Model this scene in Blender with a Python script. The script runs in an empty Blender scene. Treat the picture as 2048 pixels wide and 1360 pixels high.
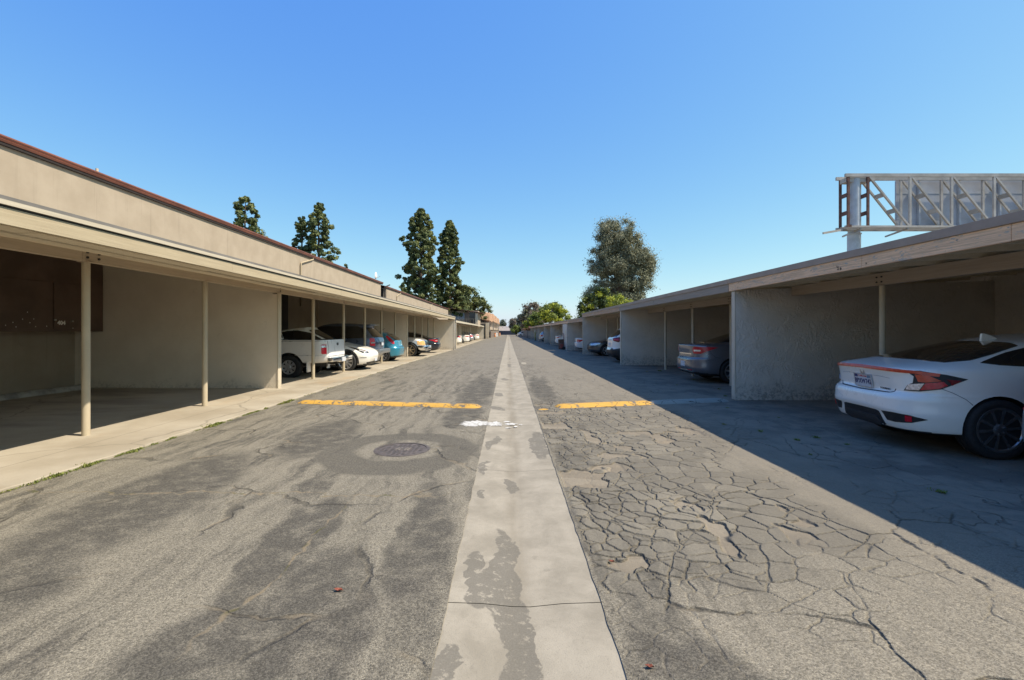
import bpy, bmesh, math, random
import numpy as np
from mathutils import Vector, Matrix, noise as mnoise
from mathutils.bvhtree import BVHTree
R = math.radians
H = 1.48            # eye height, metres
F = 940.0           # focal length in pixels of the 2048 wide photograph
scene = bpy.context.scene
COL = scene.collection
random.seed(7)

def gz(y):
    """the lane falls away gently beyond 20 m"""
    if y <= 20: return 0.0
    if y <= 40: return -(y-20)*0.006
    return -0.12-(y-40)*0.002

# ------------------------------------------------------------------ materials
class NT:
    def __init__(s, name):
        s.m = bpy.data.materials.new(name); s.m.use_nodes = True
        s.t = s.m.node_tree; s.n = s.t.nodes
        s.bsdf = s.n.get('Principled BSDF'); s.out = s.n.get('Material Output')
        s._pos = None; s._obj = None
    def add(s, typ, **kw):
        n = s.n.new(typ)
        for k, v in kw.items(): setattr(n, k, v)
        return n
    def link(s, a, b): s.t.links.new(a, b)
    def setin(s, sock, v):
        if hasattr(v, 'is_output') or isinstance(v, bpy.types.NodeSocket): s.link(v, sock)
        else:
            if isinstance(v, (tuple, list)) and len(v) == 3 and sock.type == 'RGBA': v = (*v, 1)
            sock.default_value = v
    def pos(s):
        if s._pos is None: s._pos = s.add('ShaderNodeNewGeometry')
        return s._pos.outputs['Position']
    def obj(s):
        if s._obj is None: s._obj = s.add('ShaderNodeTexCoord')
        return s._obj.outputs['Object']
    def island(s):
        if s._pos is None: s._pos = s.add('ShaderNodeNewGeometry')
        return s._pos.outputs['Random Per Island']
    def rnd(s):
        return s.add('ShaderNodeObjectInfo').outputs['Random']
    def mp(s, vec, scale=(1,1,1), rot=(0,0,0), loc=(0,0,0)):
        n = s.add('ShaderNodeMapping'); s.link(vec, n.inputs['Vector'])
        n.inputs['Scale'].default_value = scale; n.inputs['Rotation'].default_value = rot; n.inputs['Location'].default_value = loc
        return n.outputs[0]
    def noise(s, vec, scale, detail=3, rough=.55, dist=0.0, color=False):
        n = s.add('ShaderNodeTexNoise'); s.link(vec, n.inputs['Vector'])
        n.inputs['Scale'].default_value = scale; n.inputs['Detail'].default_value = detail
        n.inputs['Roughness'].default_value = rough; n.inputs['Distortion'].default_value = dist
        return n.outputs['Color' if color else 'Fac']
    def vor(s, vec, scale, feature='F1', rand=1.0, out='Distance'):
        n = s.add('ShaderNodeTexVoronoi', feature=feature); s.link(vec, n.inputs['Vector'])
        n.inputs['Scale'].default_value = scale; n.inputs['Randomness'].default_value = rand
        return n.outputs[out]
    def wave(s, vec, scale, dist=0, detail=2, dscale=1, direction='X'):
        n = s.add('ShaderNodeTexWave', bands_direction=direction); s.link(vec, n.inputs['Vector'])
        n.inputs['Scale'].default_value = scale; n.inputs['Distortion'].default_value = dist
        n.inputs['Detail'].default_value = detail; n.inputs['Detail Scale'].default_value = dscale
        return n.outputs['Fac']
    def math(s, op, a, b=None, c=None, clamp=False):
        n = s.add('ShaderNodeMath', operation=op); n.use_clamp = clamp
        s.setin(n.inputs[0], a)
        if b is not None: s.setin(n.inputs[1], b)
        if c is not None: s.setin(n.inputs[2], c)
        return n.outputs[0]
    def step(s, v, lo, hi, a=0.0, b=1.0, smooth=True):
        n = s.add('ShaderNodeMapRange'); n.interpolation_type = 'SMOOTHSTEP' if smooth else 'LINEAR'
        s.setin(n.inputs[0], v)
        for i, k in enumerate((lo, hi, a, b)): n.inputs[i+1].default_value = k
        return n.outputs[0]
    def mix(s, f, a, b, mode='MIX'):
        n = s.add('ShaderNodeMix', data_type='RGBA', blend_type=mode)
        s.setin(n.inputs[0], f); s.setin(n.inputs[6], a); s.setin(n.inputs[7], b)
        return n.outputs[2]
    def sep(s, v):
        n = s.add('ShaderNodeSeparateXYZ'); s.link(v, n.inputs[0]); return n.outputs
    def vadd(s, a, b, scale=1.0):
        k = s.add('ShaderNodeVectorMath', operation='SCALE'); s.link(b, k.inputs[0]); k.inputs['Scale'].default_value = scale
        n = s.add('ShaderNodeVectorMath', operation='ADD'); s.link(a, n.inputs[0]); s.link(k.outputs[0], n.inputs[1])
        return n.outputs[0]
    def warp(s, vec, scale, amt):
        c = s.noise(vec, scale, 3, color=True)
        n = s.add('ShaderNodeVectorMath', operation='SUBTRACT'); s.link(c, n.inputs[0]); n.inputs[1].default_value = (.5,.5,.5)
        return s.vadd(vec, n.outputs[0], amt)
    def bump(s, h, strength=.5, dist=.01, normal=None):
        n = s.add('ShaderNodeBump'); s.setin(n.inputs['Height'], h)
        n.inputs['Strength'].default_value = strength; n.inputs['Distance'].default_value = dist
        if normal is not None: s.link(normal, n.inputs['Normal'])
        return n.outputs[0]
    def ell(s, xy, cx, cy, rx, ry, rot=0, soft=.25):
        """1 inside a (possibly turned) ellipse on the ground, 0 outside"""
        x, y = xy
        dx = s.math('SUBTRACT', x, cx); dy = s.math('SUBTRACT', y, cy)
        if rot:
            c, q = math.cos(rot), math.sin(rot)
            ex = s.math('ADD', s.math('MULTIPLY', dx, c), s.math('MULTIPLY', dy, q))
            ey = s.math('SUBTRACT', s.math('MULTIPLY', dy, c), s.math('MULTIPLY', dx, q))
            dx, dy = ex, ey
        a = s.math('MULTIPLY', dx, 1/rx); b = s.math('MULTIPLY', dy, 1/ry)
        d = s.math('ADD', s.math('MULTIPLY', a, a), s.math('MULTIPLY', b, b))
        return s.step(d, 1+soft, 1-soft)
    def fin(s, col=None, rough=None, normal=None, **kw):
        b = s.bsdf
        if col is not None: s.setin(b.inputs['Base Color'], col)
        if rough is not None: s.setin(b.inputs['Roughness'], rough)
        if normal is not None: s.link(normal, b.inputs['Normal'])
        for k, v in kw.items(): s.setin(b.inputs[k], v)
        return s.m

M = {}
def plain(name, col, rough=.6, var=.12, scale=3.0, metal=0.0, coat=0.0, spec=.5, bump=0, bscale=60):
    """a coloured surface with faint uneven wear"""
    t = NT(name); p = t.obj()
    f = t.noise(p, scale, 5, .6)
    d = tuple(c*(1-var) for c in col); l = tuple(min(1, c*(1+var)) for c in col)
    c = t.mix(t.step(f, .3, .7), d, l)
    kw = {'Metallic': metal, 'Specular IOR Level': spec}
    if coat: kw['Coat Weight'] = coat; kw['Coat Roughness'] = .04
    nrm = t.bump(t.noise(p, bscale, 4), .35, bump) if bump else None
    M[name] = t.fin(c, rough, nrm, **kw); return M[name]

# ------------------------------------------------------------------ mesh helpers
class MB:
    def __init__(s): s.bm = bmesh.new()
    def box(s, x0, x1, y0, y1, z0, z1, bev=0.0):
        r = bmesh.ops.create_cube(s.bm, size=1)
        for v in r['verts']:
            v.co = Vector(((x0+x1)/2+v.co.x*(x1-x0), (y0+y1)/2+v.co.y*(y1-y0), (z0+z1)/2+v.co.z*(z1-z0)))
        if bev:
            es = list({e for v in r['verts'] for e in v.link_edges})
            bmesh.ops.bevel(s.bm, geom=es, offset=bev, segments=2, affect='EDGES', profile=.6)
        return s
    def bar(s, a, b, w, h, up=(0,0,1)):
        """a straight bar of section w x h from a to b"""
        a, b = Vector(a), Vector(b); d = (b-a); L = d.length; d.normalize()
        u = Vector(up)
        if abs(d.dot(u)) > .98: u = Vector((0,1,0))
        sx = d.cross(u).normalized(); sy = sx.cross(d).normalized()
        vs = []
        for k in (0, 1):
            for (p, q) in ((-1,-1),(1,-1),(1,1),(-1,1)):
                vs.append(s.bm.verts.new(a+d*L*k+sx*p*w/2+sy*q*h/2))
        for f in ((0,1,2,3),(7,6,5,4),(0,4,5,1),(1,5,6,2),(2,6,7,3),(3,7,4,0)):
            s.bm.faces.new([vs[i] for i in f])
        return s
    def tube(s, pts, r, seg=12, cap=True):
        pts = [Vector(p) for p in pts]; rs = r if isinstance(r, (list, tuple)) else [r]*len(pts)
        rings = []
        for i, p in enumerate(pts):
            d = (pts[min(i+1, len(pts)-1)]-pts[max(i-1, 0)]).normalized()
            u = Vector((0,0,1)) if abs(d.z) < .95 else Vector((1,0,0))
            a = d.cross(u).normalized(); b = a.cross(d).normalized()
            rings.append([s.bm.verts.new(p+(a*math.cos(t)+b*math.sin(t))*rs[i]) for t in [2*math.pi*k/seg for k in range(seg)]])
        for q in range(len(rings)-1):
            for k in range(seg):
                s.bm.faces.new((rings[q][k], rings[q][(k+1)%seg], rings[q+1][(k+1)%seg], rings[q+1][k]))
        if cap:
            s.bm.faces.new(rings[0][::-1]); s.bm.faces.new(rings[-1])
        return s
    def lathe(s, prof, axis='y', seg=40, centre=(0,0,0), cap=True):
        """prof: (radius, along) list turned about an axis"""
        c = Vector(centre); rings = []
        for (r, a) in prof:
            ring = []
            for k in range(seg):
                t = 2*math.pi*k/seg
                if axis == 'y': p = Vector((r*math.cos(t), a, r*math.sin(t)))
                elif axis == 'z': p = Vector((r*math.cos(t), r*math.sin(t), a))
                else: p = Vector((a, r*math.cos(t), r*math.sin(t)))
                ring.append(s.bm.verts.new(c+p))
            rings.append(ring)
        for q in range(len(rings)-1):
            for k in range(seg):
                s.bm.faces.new((rings[q][k], rings[q][(k+1)%seg], rings[q+1][(k+1)%seg], rings[q+1][k]))
        for rg, (r, a) in ((rings[0], prof[0]), (rings[-1], prof[-1])):
            if cap and r > 1e-4: s.bm.faces.new(rg)
        return s
    def prism(s, poly, axis, a0, a1):
        """2D polygon extruded along an axis: axis x -> (y,z), y -> (x,z), z -> (x,y)"""
        def P(p, a):
            return {'x': (a, p[0], p[1]), 'y': (p[0], a, p[1]), 'z': (p[0], p[1], a)}[axis]
        A = [s.bm.verts.new(P(p, a0)) for p in poly]; B = [s.bm.verts.new(P(p, a1)) for p in poly]
        n = len(poly)
        s.bm.faces.new(A); s.bm.faces.new(B[::-1])
        for i in range(n): s.bm.faces.new((A[i], B[i], B[(i+1)%n], A[(i+1)%n]))
        return s
    def grid(s, xs, ys, zf):
        V = [[s.bm.verts.new((x, y, zf(x, y))) for x in xs] for y in ys]
        for j in range(len(ys)-1):
            for i in range(len(xs)-1):
                s.bm.faces.new((V[j][i], V[j][i+1], V[j+1][i+1], V[j+1][i]))
        return s
    def build(s, name, mat=None, parent=None, smooth=False, loc=None, angle=40, recalc=True):
        if recalc: bmesh.ops.recalc_face_normals(s.bm, faces=s.bm.faces[:])
        me = bpy.data.meshes.new(name); s.bm.to_mesh(me); s.bm.free()
        return link(name, me, mat, parent, smooth, loc, angle)

def link(name, me, mat=None, parent=None, smooth=False, loc=None, angle=40):
    if mat is not None:
        for m in (mat if isinstance(mat, (list, tuple)) else [mat]): me.materials.append(m)
    if smooth:
        me.polygons.foreach_set('use_smooth', [True]*len(me.polygons))
        me.set_sharp_from_angle(angle=R(angle))
    o = bpy.data.objects.new(name, me); COL.objects.link(o)
    if parent is not None: o.parent = parent
    if loc is not None: o.location = loc
    return o

def tag(o, label=None, cat=None, group=None, kind=None):
    if label: o['label'] = label
    if cat: o['category'] = cat
    if group: o['group'] = group
    if kind: o['kind'] = kind
    return o
def thing(name, label, cat, loc=(0,0,0), rz=0.0, group=None):
    o = bpy.data.objects.new(name, None); COL.objects.link(o)
    o.location = loc; o.rotation_euler = (0,0,rz); o.empty_display_size = .2
    return tag(o, label, cat, group)
def copy_tree(o, parent=None):
    c = o.copy(); COL.objects.link(c)
    if parent is not None:
        c.parent = parent; c.matrix_parent_inverse = o.matrix_parent_inverse.copy()
    for ch in list(o.children): copy_tree(ch, c)
    return c
def text(string, size, mat, name, parent, mw, depth=.002, bold=0.0, sx=1.0):
    cu = bpy.data.curves.new('lettering', 'FONT'); cu.body = string; cu.size = size
    cu.align_x = 'CENTER'; cu.align_y = 'CENTER'; cu.extrude = depth; cu.offset = bold; cu.resolution_u = 2
    tmp = bpy.data.objects.new('lettering', cu); COL.objects.link(tmp)
    dg = bpy.context.evaluated_depsgraph_get()
    me = bpy.data.meshes.new_from_object(tmp.evaluated_get(dg))
    bpy.data.objects.remove(tmp)
    me.transform(mw @ Matrix.Diagonal((sx, 1, 1, 1)))
    me.materials.clear()
    return link(name, me, mat, parent)
# ------------------------------------------------------------------ ground materials
def mat_asphalt():
    t = NT('asphalt'); p = t.pos(); X, Y, Z = t.sep(p)
    pw = t.warp(p, .9, .55); xw, yw, _ = t.sep(pw)
    XY = (xw, yw)
    # stones bedded in worn binder
    st = t.vor(p, 150, 'F1', 1, 'Color'); sr = t.math('ADD', t.math('MULTIPLY', t.sep(st)[0], .62), t.math('MULTIPLY', t.step(t.noise(p, 60, 5, .75), .3, .7), .40))
    sd = t.vor(p, 150, 'F1'); big = t.noise(p, 34, 4, .7)
    near = t.noise(p, 190, 2, .6)
    speck = t.mix(t.step(sr, .1, .95, smooth=False), (.085,.076,.058), (.37,.33,.25))
    speck = t.mix(t.step(near, .3, .62), t.mix(.55, speck, (.07,.064,.054)), speck)
    speck = t.mix(t.step(t.noise(p, 300, 2), .62, .72), speck, (.38,.35,.30))
    smooth_c = t.mix(t.noise(p, 40, 4, .7), (.135,.121,.095), (.215,.193,.15))
    # left half coarse, right half finer and paler
    right = t.math('MULTIPLY', t.step(X, .3, .8), t.step(Y, 2.3, 3.7, .12, 1))
    coarse = t.mix(t.math('MULTIPLY', right, .72), speck, smooth_c)
    farfade = t.step(Y, 4, 20)
    coarse = t.mix(farfade, coarse, t.mix(t.noise(p, 22, 6, .75), (.115,.104,.083), (.235,.21,.168)))
    tan = t.step(t.noise(pw, .45, 4, .6), .42, .68)
    coarse = t.mix(t.math('MULTIPLY', tan, .28), coarse, t.mix(.5, coarse, (.27,.235,.18)))
    # binder-rich dark streaks that run with the traffic
    sv = t.mp(t.warp(p, 1.6, .38), (3.9, .34, 1), (0, 0, R(-7)))
    streak = t.step(t.noise(sv, 1.5, 7, .68), .42, .63)
    streak = t.math('MULTIPLY', streak, t.step(t.noise(p, .42, 3), .36, .52, .35, 1))
    streak = t.math('MULTIPLY', streak, t.step(Y, 30, 10, .45, 1))
    streak = t.math('MULTIPLY', streak, t.step(X, .9, 1.6, 1, .25))
    for (cx, cy, rx, ry, rot) in ((-3.2,4.2,.55,1.45,R(4)), (-1.0,2.4,.28,.9,R(6)), (-1.45,2.25,.3,.4,R(-20)), (-1.42,3.4,.16,.9,R(3)), (-.62,3.4,.2,1.2,R(4)), (-1.55,3.1,.13,.9,R(8)),
                                  (-2.6,6.6,.45,1.2,R(3)), (-1.9,1.8,.25,.18,R(20)), (-.8,8.2,.35,1.1,0), (-.75,12,.4,3,0), (-2.9,2.6,.4,.45,0),
                                  (.72,5.2,.16,.9,0), (.8,2.05,.25,.5,R(15)), (.85,12.2,.3,2.6,0)):
        streak = t.math('MAXIMUM', streak, t.ell(XY, cx, cy, rx, ry, rot, .45))
    ridge = t.noise(p, 5, 5, .7)
    streak = t.math('MULTIPLY', streak, t.step(ridge, .32, .58, .45, 1))
    # patch ring round the manhole
    xq, yq, _ = t.sep(t.warp(p, 2.4, .22))
    ring = t.math('SUBTRACT', t.ell((xq, yq), -1.34, 5.80, .98, 1.0, 0, .12), t.ell((xq, yq), -1.34, 5.86, .56, .50, 0, .25), clamp=True)
    streak = t.math('MAXIMUM', streak, t.math('MULTIPLY', ring, .78))
    dark = t.mix(t.step(sr, .2, .95), (.05,.046,.038), (.118,.107,.088))
    col = t.mix(t.math('MULTIPLY', streak, .92), coarse, dark)
    # oil spots where cars stand, right side
    oil = t.math('MULTIPLY', t.step(X, 2.6, 4.2), t.step(t.noise(t.warp(p, 1.5, .5), 1.1, 6, .7), .42, .60))
    col = t.mix(t.math('MULTIPLY', oil, .0), col, (.075,.072,.066))
    col = t.mix(t.step(X, 2.4, 4.2, 0, .5), col, (.30,.25,.195))  # paler, warmer tint lifts the carport shade in the colour itself
    col = t.mix(t.math('MULTIPLY', oil, .62), col, t.mix(t.noise(p, 50, 3), (.065,.06,.052), (.14,.125,.105)))
    # cracks: the modelled field beside the gutter carries its own mask; finer ones elsewhere
    def attr(n):
        q = t.add('ShaderNodeAttribute'); q.attribute_name = n; return q.outputs['Fac']
    l1, pit, slabv = attr('crack'), attr('pit'), attr('slab')
    wv = t.warp(t.warp(p, 2.4, .24), 11, .045)
    c2 = t.vor(t.mp(wv, (1.5,.9,1), (0,0,R(15))), 1.55, 'DISTANCE_TO_EDGE', 1)
    side = t.math('MULTIPLY', t.math('MAXIMUM', t.step(X, 3.2, 3.7), t.step(Y, 9.9, 10.6)), t.math('MULTIPLY', t.step(X, .5, .8), t.step(X, 5, 6.5, 1, .4)))
    l2 = t.math('MULTIPLY', t.math('SUBTRACT', 1, t.step(c2, .002, .010)), t.math('MULTIPLY', side, t.step(t.noise(p, .8, 2), .38, .55)))
    l2 = t.math('MULTIPLY', l2, t.step(Y, 34, 14))
    c3 = t.vor(t.warp(t.warp(p, 1.2, .7), 7, .09), .62, 'DISTANCE_TO_EDGE', 1)
    l3 = t.math('MULTIPLY', t.math('SUBTRACT', 1, t.step(c3, .004, .017)), t.step(t.noise(p, .9, 2), .45, .55))
    l3 = t.math('MULTIPLY', l3, t.step(X, .3, -.4))
    crack = t.math('MAXIMUM', t.math('MAXIMUM', t.math('MULTIPLY', l1, .66), t.math('MULTIPLY', l2, t.step(X, 3.4, 4.5, .8, .4))), t.math('MULTIPLY', l3, .5))
    # one long dirt-filled crack across the left half
    yl = t.math('ADD', 4.30, t.math('MULTIPLY', t.math('SUBTRACT', t.noise(p, 1.1, 5, .65), .5), .9))
    longc = t.math('SUBTRACT', 1, t.step(t.math('ABSOLUTE', t.math('SUBTRACT', Y, yl)), .004, .024))
    longc = t.math('MULTIPLY', longc, t.math('MULTIPLY', t.step(X, -.4, -.9), t.step(X, -4.7, -4.3)))
    xl = t.math('ADD', -1.45, t.math('MULTIPLY', t.math('SUBTRACT', t.noise(p, .9, 4, .6), .5), .75))
    xl = t.math('ADD', xl, t.math('MULTIPLY', t.math('SUBTRACT', Y, 3.1), .06))
    longd = t.math('SUBTRACT', 1, t.step(t.math('ABSOLUTE', t.math('SUBTRACT', X, xl)), .002, .017))
    longd = t.math('MULTIPLY', longd, t.math('MULTIPLY', t.step(Y, 2.0, 2.5), t.step(Y, 4.4, 3.9)))
    dirt = t.mix(t.noise(p, 60, 3), (.15,.118,.07), (.26,.21,.145))
    fillsel = t.step(t.noise(p, 2.6, 3), .5, .64)
    col = t.mix(crack, col, t.mix(fillsel, (.038,.034,.028), dirt))
    col = t.mix(t.math('MULTIPLY', t.math('MAXIMUM', longc, longd), t.step(t.noise(p, 9, 4, .7), .36, .56, .12, .85)), col, t.mix(t.step(t.noise(p, 5, 3), .5, .62), dirt, (.085,.08,.03)))
    col = t.mix(t.math('MULTIPLY', pit, .85), col, t.mix(t.noise(p, 90, 2), (.19,.15,.10), (.32,.27,.2)))
    col = t.mix(t.math('MULTIPLY', t.step(slabv, .02, .2), .45), col, t.mix(t.step(slabv, .15, .75, smooth=False), (.085,.077,.063), (.20,.18,.142)))
    h = t.math('ADD', t.math('MULTIPLY', sd, -.55), t.math('MULTIPLY', big, .6))
    h = t.math('MULTIPLY', h, t.step(X, .3, .8, 1, .65))
    hb = t.bump(h, .55, .012)
    hb = t.bump(t.math('ADD', t.math('MULTIPLY', t.math('MAXIMUM', crack, pit), -1.0), t.math('MULTIPLY', t.noise(p, 2.2, 4), .9)), .8, .03, hb)
    return t.fin(col, .93, hb, **{'Specular IOR Level': .25})

def mat_gutter():
    t = NT('gutter_concrete'); p = t.pos(); X, Y, Z = t.sep(p)
    pw = t.warp(t.warp(t.warp(p, 2.6, .28), 11, .075), 42, .022); xw, yw, _ = t.sep(pw)
    f = t.noise(t.warp(p, 1.5, .4), 2.6, 7, .7)
    col = t.mix(t.step(f, .3, .7), (.225,.20,.155), (.325,.29,.23))
    col = t.mix(t.step(t.noise(p, 240, 2), .58, .75), col, (.16,.148,.125))
    # the dished middle is washed darker and browner
    mid = t.step(t.math('ABSOLUTE', t.math('SUBTRACT', t.math('ADD', X, t.math('MULTIPLY', t.math('SUBTRACT', t.noise(p, .7, 3), .5), .18)), .06)), .13, .02)
    col = t.mix(t.math('MULTIPLY', mid, t.step(t.noise(t.mp(p, (3,.6,1)), 1.6, 4), .35, .65, .1, .55)), col, (.17,.145,.105))
    # remains of a grey slurry coat
    s = None
    for (cx, cy, rx, ry, rot) in ((-.02,2.95,.105,.62,R(3)), (-.11,2.75,.1,.22,0), (-.30,1.9,.04,.3,0), (-.235,3.0,.06,.2,0), (.04,2.2,.10,.5,0), (-.27,2.1,.05,.14,0), (-.26,5.1,.05,.25,R(-5)), (-.2,6.3,.06,.4,R(-10)),
                                  (.02,4.55,.06,.2,0), (.40,6.2,.11,.75,0), (-.22,9.0,.1,.25,R(30)), (-.2,11,.1,.3,0), (-.1,14.5,.12,.35,0), (.05,20.5,.07,1.0,0), (.12,26,.06,.8,0), (-.27,4.3,.03,.12,0)):
        e = t.ell((xw, yw), cx, cy, rx, ry, rot, .1)
        s = e if s is None else t.math('MAXIMUM', s, e)
    s = t.math('MULTIPLY', s, t.step(t.noise(p, 19, 6, .75), .36, .46))
    col = t.mix(t.math('MULTIPLY', s, .78), col, t.mix(t.noise(p, 110, 3), (.075,.067,.054), (.18,.165,.135)))
    blot = t.step(t.noise(p, 9, 5, .7), .60, .74)
    col = t.mix(t.math('MULTIPLY', blot, .35), col, (.13,.115,.09))
    nb = t.bump(t.math('ADD', t.noise(p, 120, 3), t.math('MULTIPLY', s, .5)), .25, .006)
    return t.fin(col, .9, nb, **{'Specular IOR Level': .3})

def mat_slab():
    t = NT('slab_concrete'); p = t.pos(); X, Y, Z = t.sep(p)
    f = t.noise(t.warp(p, .6, .6), .7, 6, .62)
    col = t.mix(t.step(f, .3, .7), (.275,.235,.175), (.385,.34,.268))
    rust = t.math('MULTIPLY', t.step(t.noise(t.mp(p, (1.2,.5,1)), .9, 5, .6), .52, .68), t.step(X, -6.6, -5.2))
    col = t.mix(t.math('MULTIPLY', rust, .4), col, (.36,.245,.13))
    lift_dirt = t.step(X, -6.3, -7.6)
    col = t.mix(t.math('MULTIPLY', lift_dirt, .7), col, (.52,.47,.40))  # floor colour raised inside the bays to lift their shade
    grime = t.step(t.noise(t.mp(p, (.35,1.1,1)), 1.1, 5, .65), .38, .66)
    col = t.mix(t.math('MULTIPLY', lift_dirt, t.math('ADD', .1, t.math('MULTIPLY', grime, .6))), col, (.19,.17,.15))
    n2 = t.noise(p, 70, 3)
    col = t.mix(t.step(n2, .6, .8), col, t.mix(.5, col, (.18,.15,.12)))
    crack = t.math('SUBTRACT', 1, t.step(t.vor(t.warp(p, 1.2, .5), .3, 'DISTANCE_TO_EDGE'), .002, .006))
    jx = t.math('SUBTRACT', 1, t.step(t.math('ABSOLUTE', t.math('ADD', X, 5.35)), .006, .014))
    col = t.mix(t.math('MULTIPLY', t.math('MAXIMUM', crack, jx), .5), col, (.15,.13,.10))
    return t.fin(col, .85, t.bump(t.math('ADD', n2, f), .2, .01), **{'Specular IOR Level': .3})

def mat_stucco(name, lo, hi, bump=.01, grime=(.07,.062,.055), gtop=.3, trowel=False, drip=False):
    t = NT(name); p = t.pos(); X, Y, Z = t.sep(p)
    f = t.noise(p, 1.3, 6, .62)
    col = t.mix(t.step(f, .3, .7), lo, hi)
    if gtop:
        gl = t.math('ADD', Z, t.math('MULTIPLY', t.math('SUBTRACT', t.noise(p, 2.5, 5, .7), .5), .9))
        g = t.math('MULTIPLY', t.step(gl, gtop+.16, gtop-.2), t.step(t.noise(p, 16, 5, .75), .42, .62, .15, 1))
        col = t.mix(t.math('MULTIPLY', g, .55), col, grime)
    if drip:
        d = t.step(t.noise(t.mp(p, (1, 1.0, .05)), 3.2, 4, .7), .55, .72)
        fine = t.step(t.noise(t.mp(p, (1, 1, .03)), 9, 3, .6), .62, .72)
        col = t.mix(t.math('ADD', t.math('MULTIPLY', d, .2), t.math('MULTIPLY', fine, .22)), col, tuple(c*.55 for c in lo))
    st = t.step(t.noise(p, 3.7, 5, .7), .62, .72)
    col = t.mix(t.math('MULTIPLY', st, .18), col, tuple(c*.5 for c in lo))
    if trowel:
        w = t.warp(t.warp(p, 1.6, .75), 6, .11)
        a = t.noise(t.mp(w, (1.3,1.3,.8)), 5.0, 2, .5)
        ridge = t.math('SUBTRACT', 1, t.math('ABSOLUTE', t.math('MULTIPLY', t.math('SUBTRACT', a, .5), 9)), clamp=True)
        b = t.noise(t.warp(p, 3, .3), 9.0, 2, .5)
        ridge2 = t.math('SUBTRACT', 1, t.math('ABSOLUTE', t.math('MULTIPLY', t.math('SUBTRACT', b, .52), 12)), clamp=True)
        where = t.step(t.noise(p, 1.9, 3), .38, .62)
        hh = t.math('ADD', t.math('MULTIPLY', t.math('MAXIMUM', ridge, t.math('MULTIPLY', ridge2, .7)), where), t.math('MULTIPLY', t.noise(p, 60, 4), .35))
    else:
        hh = t.noise(p, 75, 5, .7)
    return t.fin(col, .92, t.bump(hh, .6, bump*(.62 if trowel else 1)), **{'Specular IOR Level': .2})

def mat_timber(name, lo, hi, raw=None, rawamt=.5):
    """painted board along Y; raw = bare wood showing through worn paint"""
    t = NT(name); p = t.pos()
    g = t.noise(t.mp(p, (9, .7, 22)), 2.0, 5, .65, .4)
    col = t.mix(t.step(g, .3, .7), lo, hi)
    if raw:
        w = t.noise(t.mp(t.warp(p, 2, .3), (1, .6, 3)), 2.4, 7, .75)
        k = t.step(w, .5-.16*rawamt, .62-.16*rawamt)
        grain = t.mix(t.step(t.noise(t.mp(p, (10, .9, 45)), 2, 5, .7), .3, .7), raw, tuple(min(1, c*1.75) for c in raw))
        col = t.mix(k, col, grain)
        flake = t.step(t.noise(t.mp(p, (1, .5, 1.6)), 14, 4, .7), .61, .66)
        col = t.mix(flake, col, (.42,.38,.32))
        knot = t.step(t.noise(t.mp(p, (1, .8, 1.4)), 5.5, 5, .8), .63, .69)
        col = t.mix(knot, col, (.03,.022,.017))
        hgt = t.math('ADD', t.math('MULTIPLY', g, .6), t.math('MULTIPLY', k, -.5))
    else:
        hgt = g
    return t.fin(col, .82, t.bump(hgt, .4, .006), **{'Specular IOR Level': .3})

M['asphalt'] = mat_asphalt()
M['gutter'] = mat_gutter()
M['slab'] = mat_slab()
M['wall_upper'] = mat_stucco('upper_stucco', (.335,.275,.207), (.385,.32,.245), .006, gtop=0, drip=True)
M['wall_left'] = mat_stucco('left_stucco', (.70,.62,.505), (.77,.69,.57), .008, gtop=.10)
M['wall_right'] = mat_stucco('right_stucco', (.60,.545,.47), (.68,.62,.54), .03, gtop=.32, trowel=True)
M['wall_trim'] = mat_stucco('trim_stucco', (.52,.45,.34), (.60,.53,.42), .01, gtop=.12)
M['cream'] = mat_timber('cream_paint', (.36,.295,.20), (.42,.35,.24))
M['cream_dark'] = mat_timber('tan_paint', (.46,.375,.275), (.53,.435,.325))
M['soffit'] = mat_timber('soffit_paint', (.66,.58,.44), (.74,.66,.51))
M['drip'] = mat_timber('pale_edge', (.43,.375,.29), (.50,.445,.35))
M['taupe'] = mat_timber('taupe_paint', (.30,.25,.20), (.36,.30,.245))
M['beam_right'] = mat_timber('brown_paint', (.34,.27,.205), (.40,.325,.25))
M['worn'] = mat_timber('worn_fascia', (.41,.345,.275), (.49,.42,.34), (.54,.36,.225), .95)
M['worn_lite'] = mat_timber('worn_fascia_pale', (.42,.35,.27), (.50,.42,.33), (.36,.235,.15), .8)
plain('flashing', (.33,.25,.195), .55, .12, 2.5)
plain('roofing', (.16,.15,.14), .9, .2, 1.5)
plain('tar', (.03,.028,.027), .8, .3, 5)
plain('gutter_brown', (.235,.085,.052), .34, .22, 1.2)
plain('roof_brown', (.13,.062,.045), .85, .3, 6)
plain('dark_timber', (.018,.011,.009), .8, .3, 8)
plain('post_paint', (.46,.39,.275), .5, .08, 2.0)
plain('post_paint_grey', (.47,.41,.31), .55, .1, 2.0)
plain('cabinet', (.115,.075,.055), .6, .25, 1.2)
plain('cabinet_shade', (.035,.028,.024), .7, .25, 1.2)  # shaded copy of cabinet: the deep bays' gloom put into the colour
plain('white_paint', (.78,.76,.72), .6, .1, 8)
plain('steel', (.55,.55,.55), .35, .15, 10, metal=.9)
plain('chrome', (.78,.78,.78), .12, .05, 10, metal=1)
plain('black_plastic', (.022,.022,.024), .5, .2, 20)
plain('rubber', (.02,.02,.021), .8, .3, 30, bump=.002)
plain('glass_dark', (.010,.011,.013), .04, .1, 2, coat=.6, spec=.8)
plain('lamp_red', (.56,.012,.03), .25, .2, 30, coat=.25)
plain('lamp_dark', (.20,.008,.012), .22, .2, 30, coat=.2)
plain('lamp_orange', (.60,.055,.018), .3, .2, 20, coat=.2)
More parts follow.
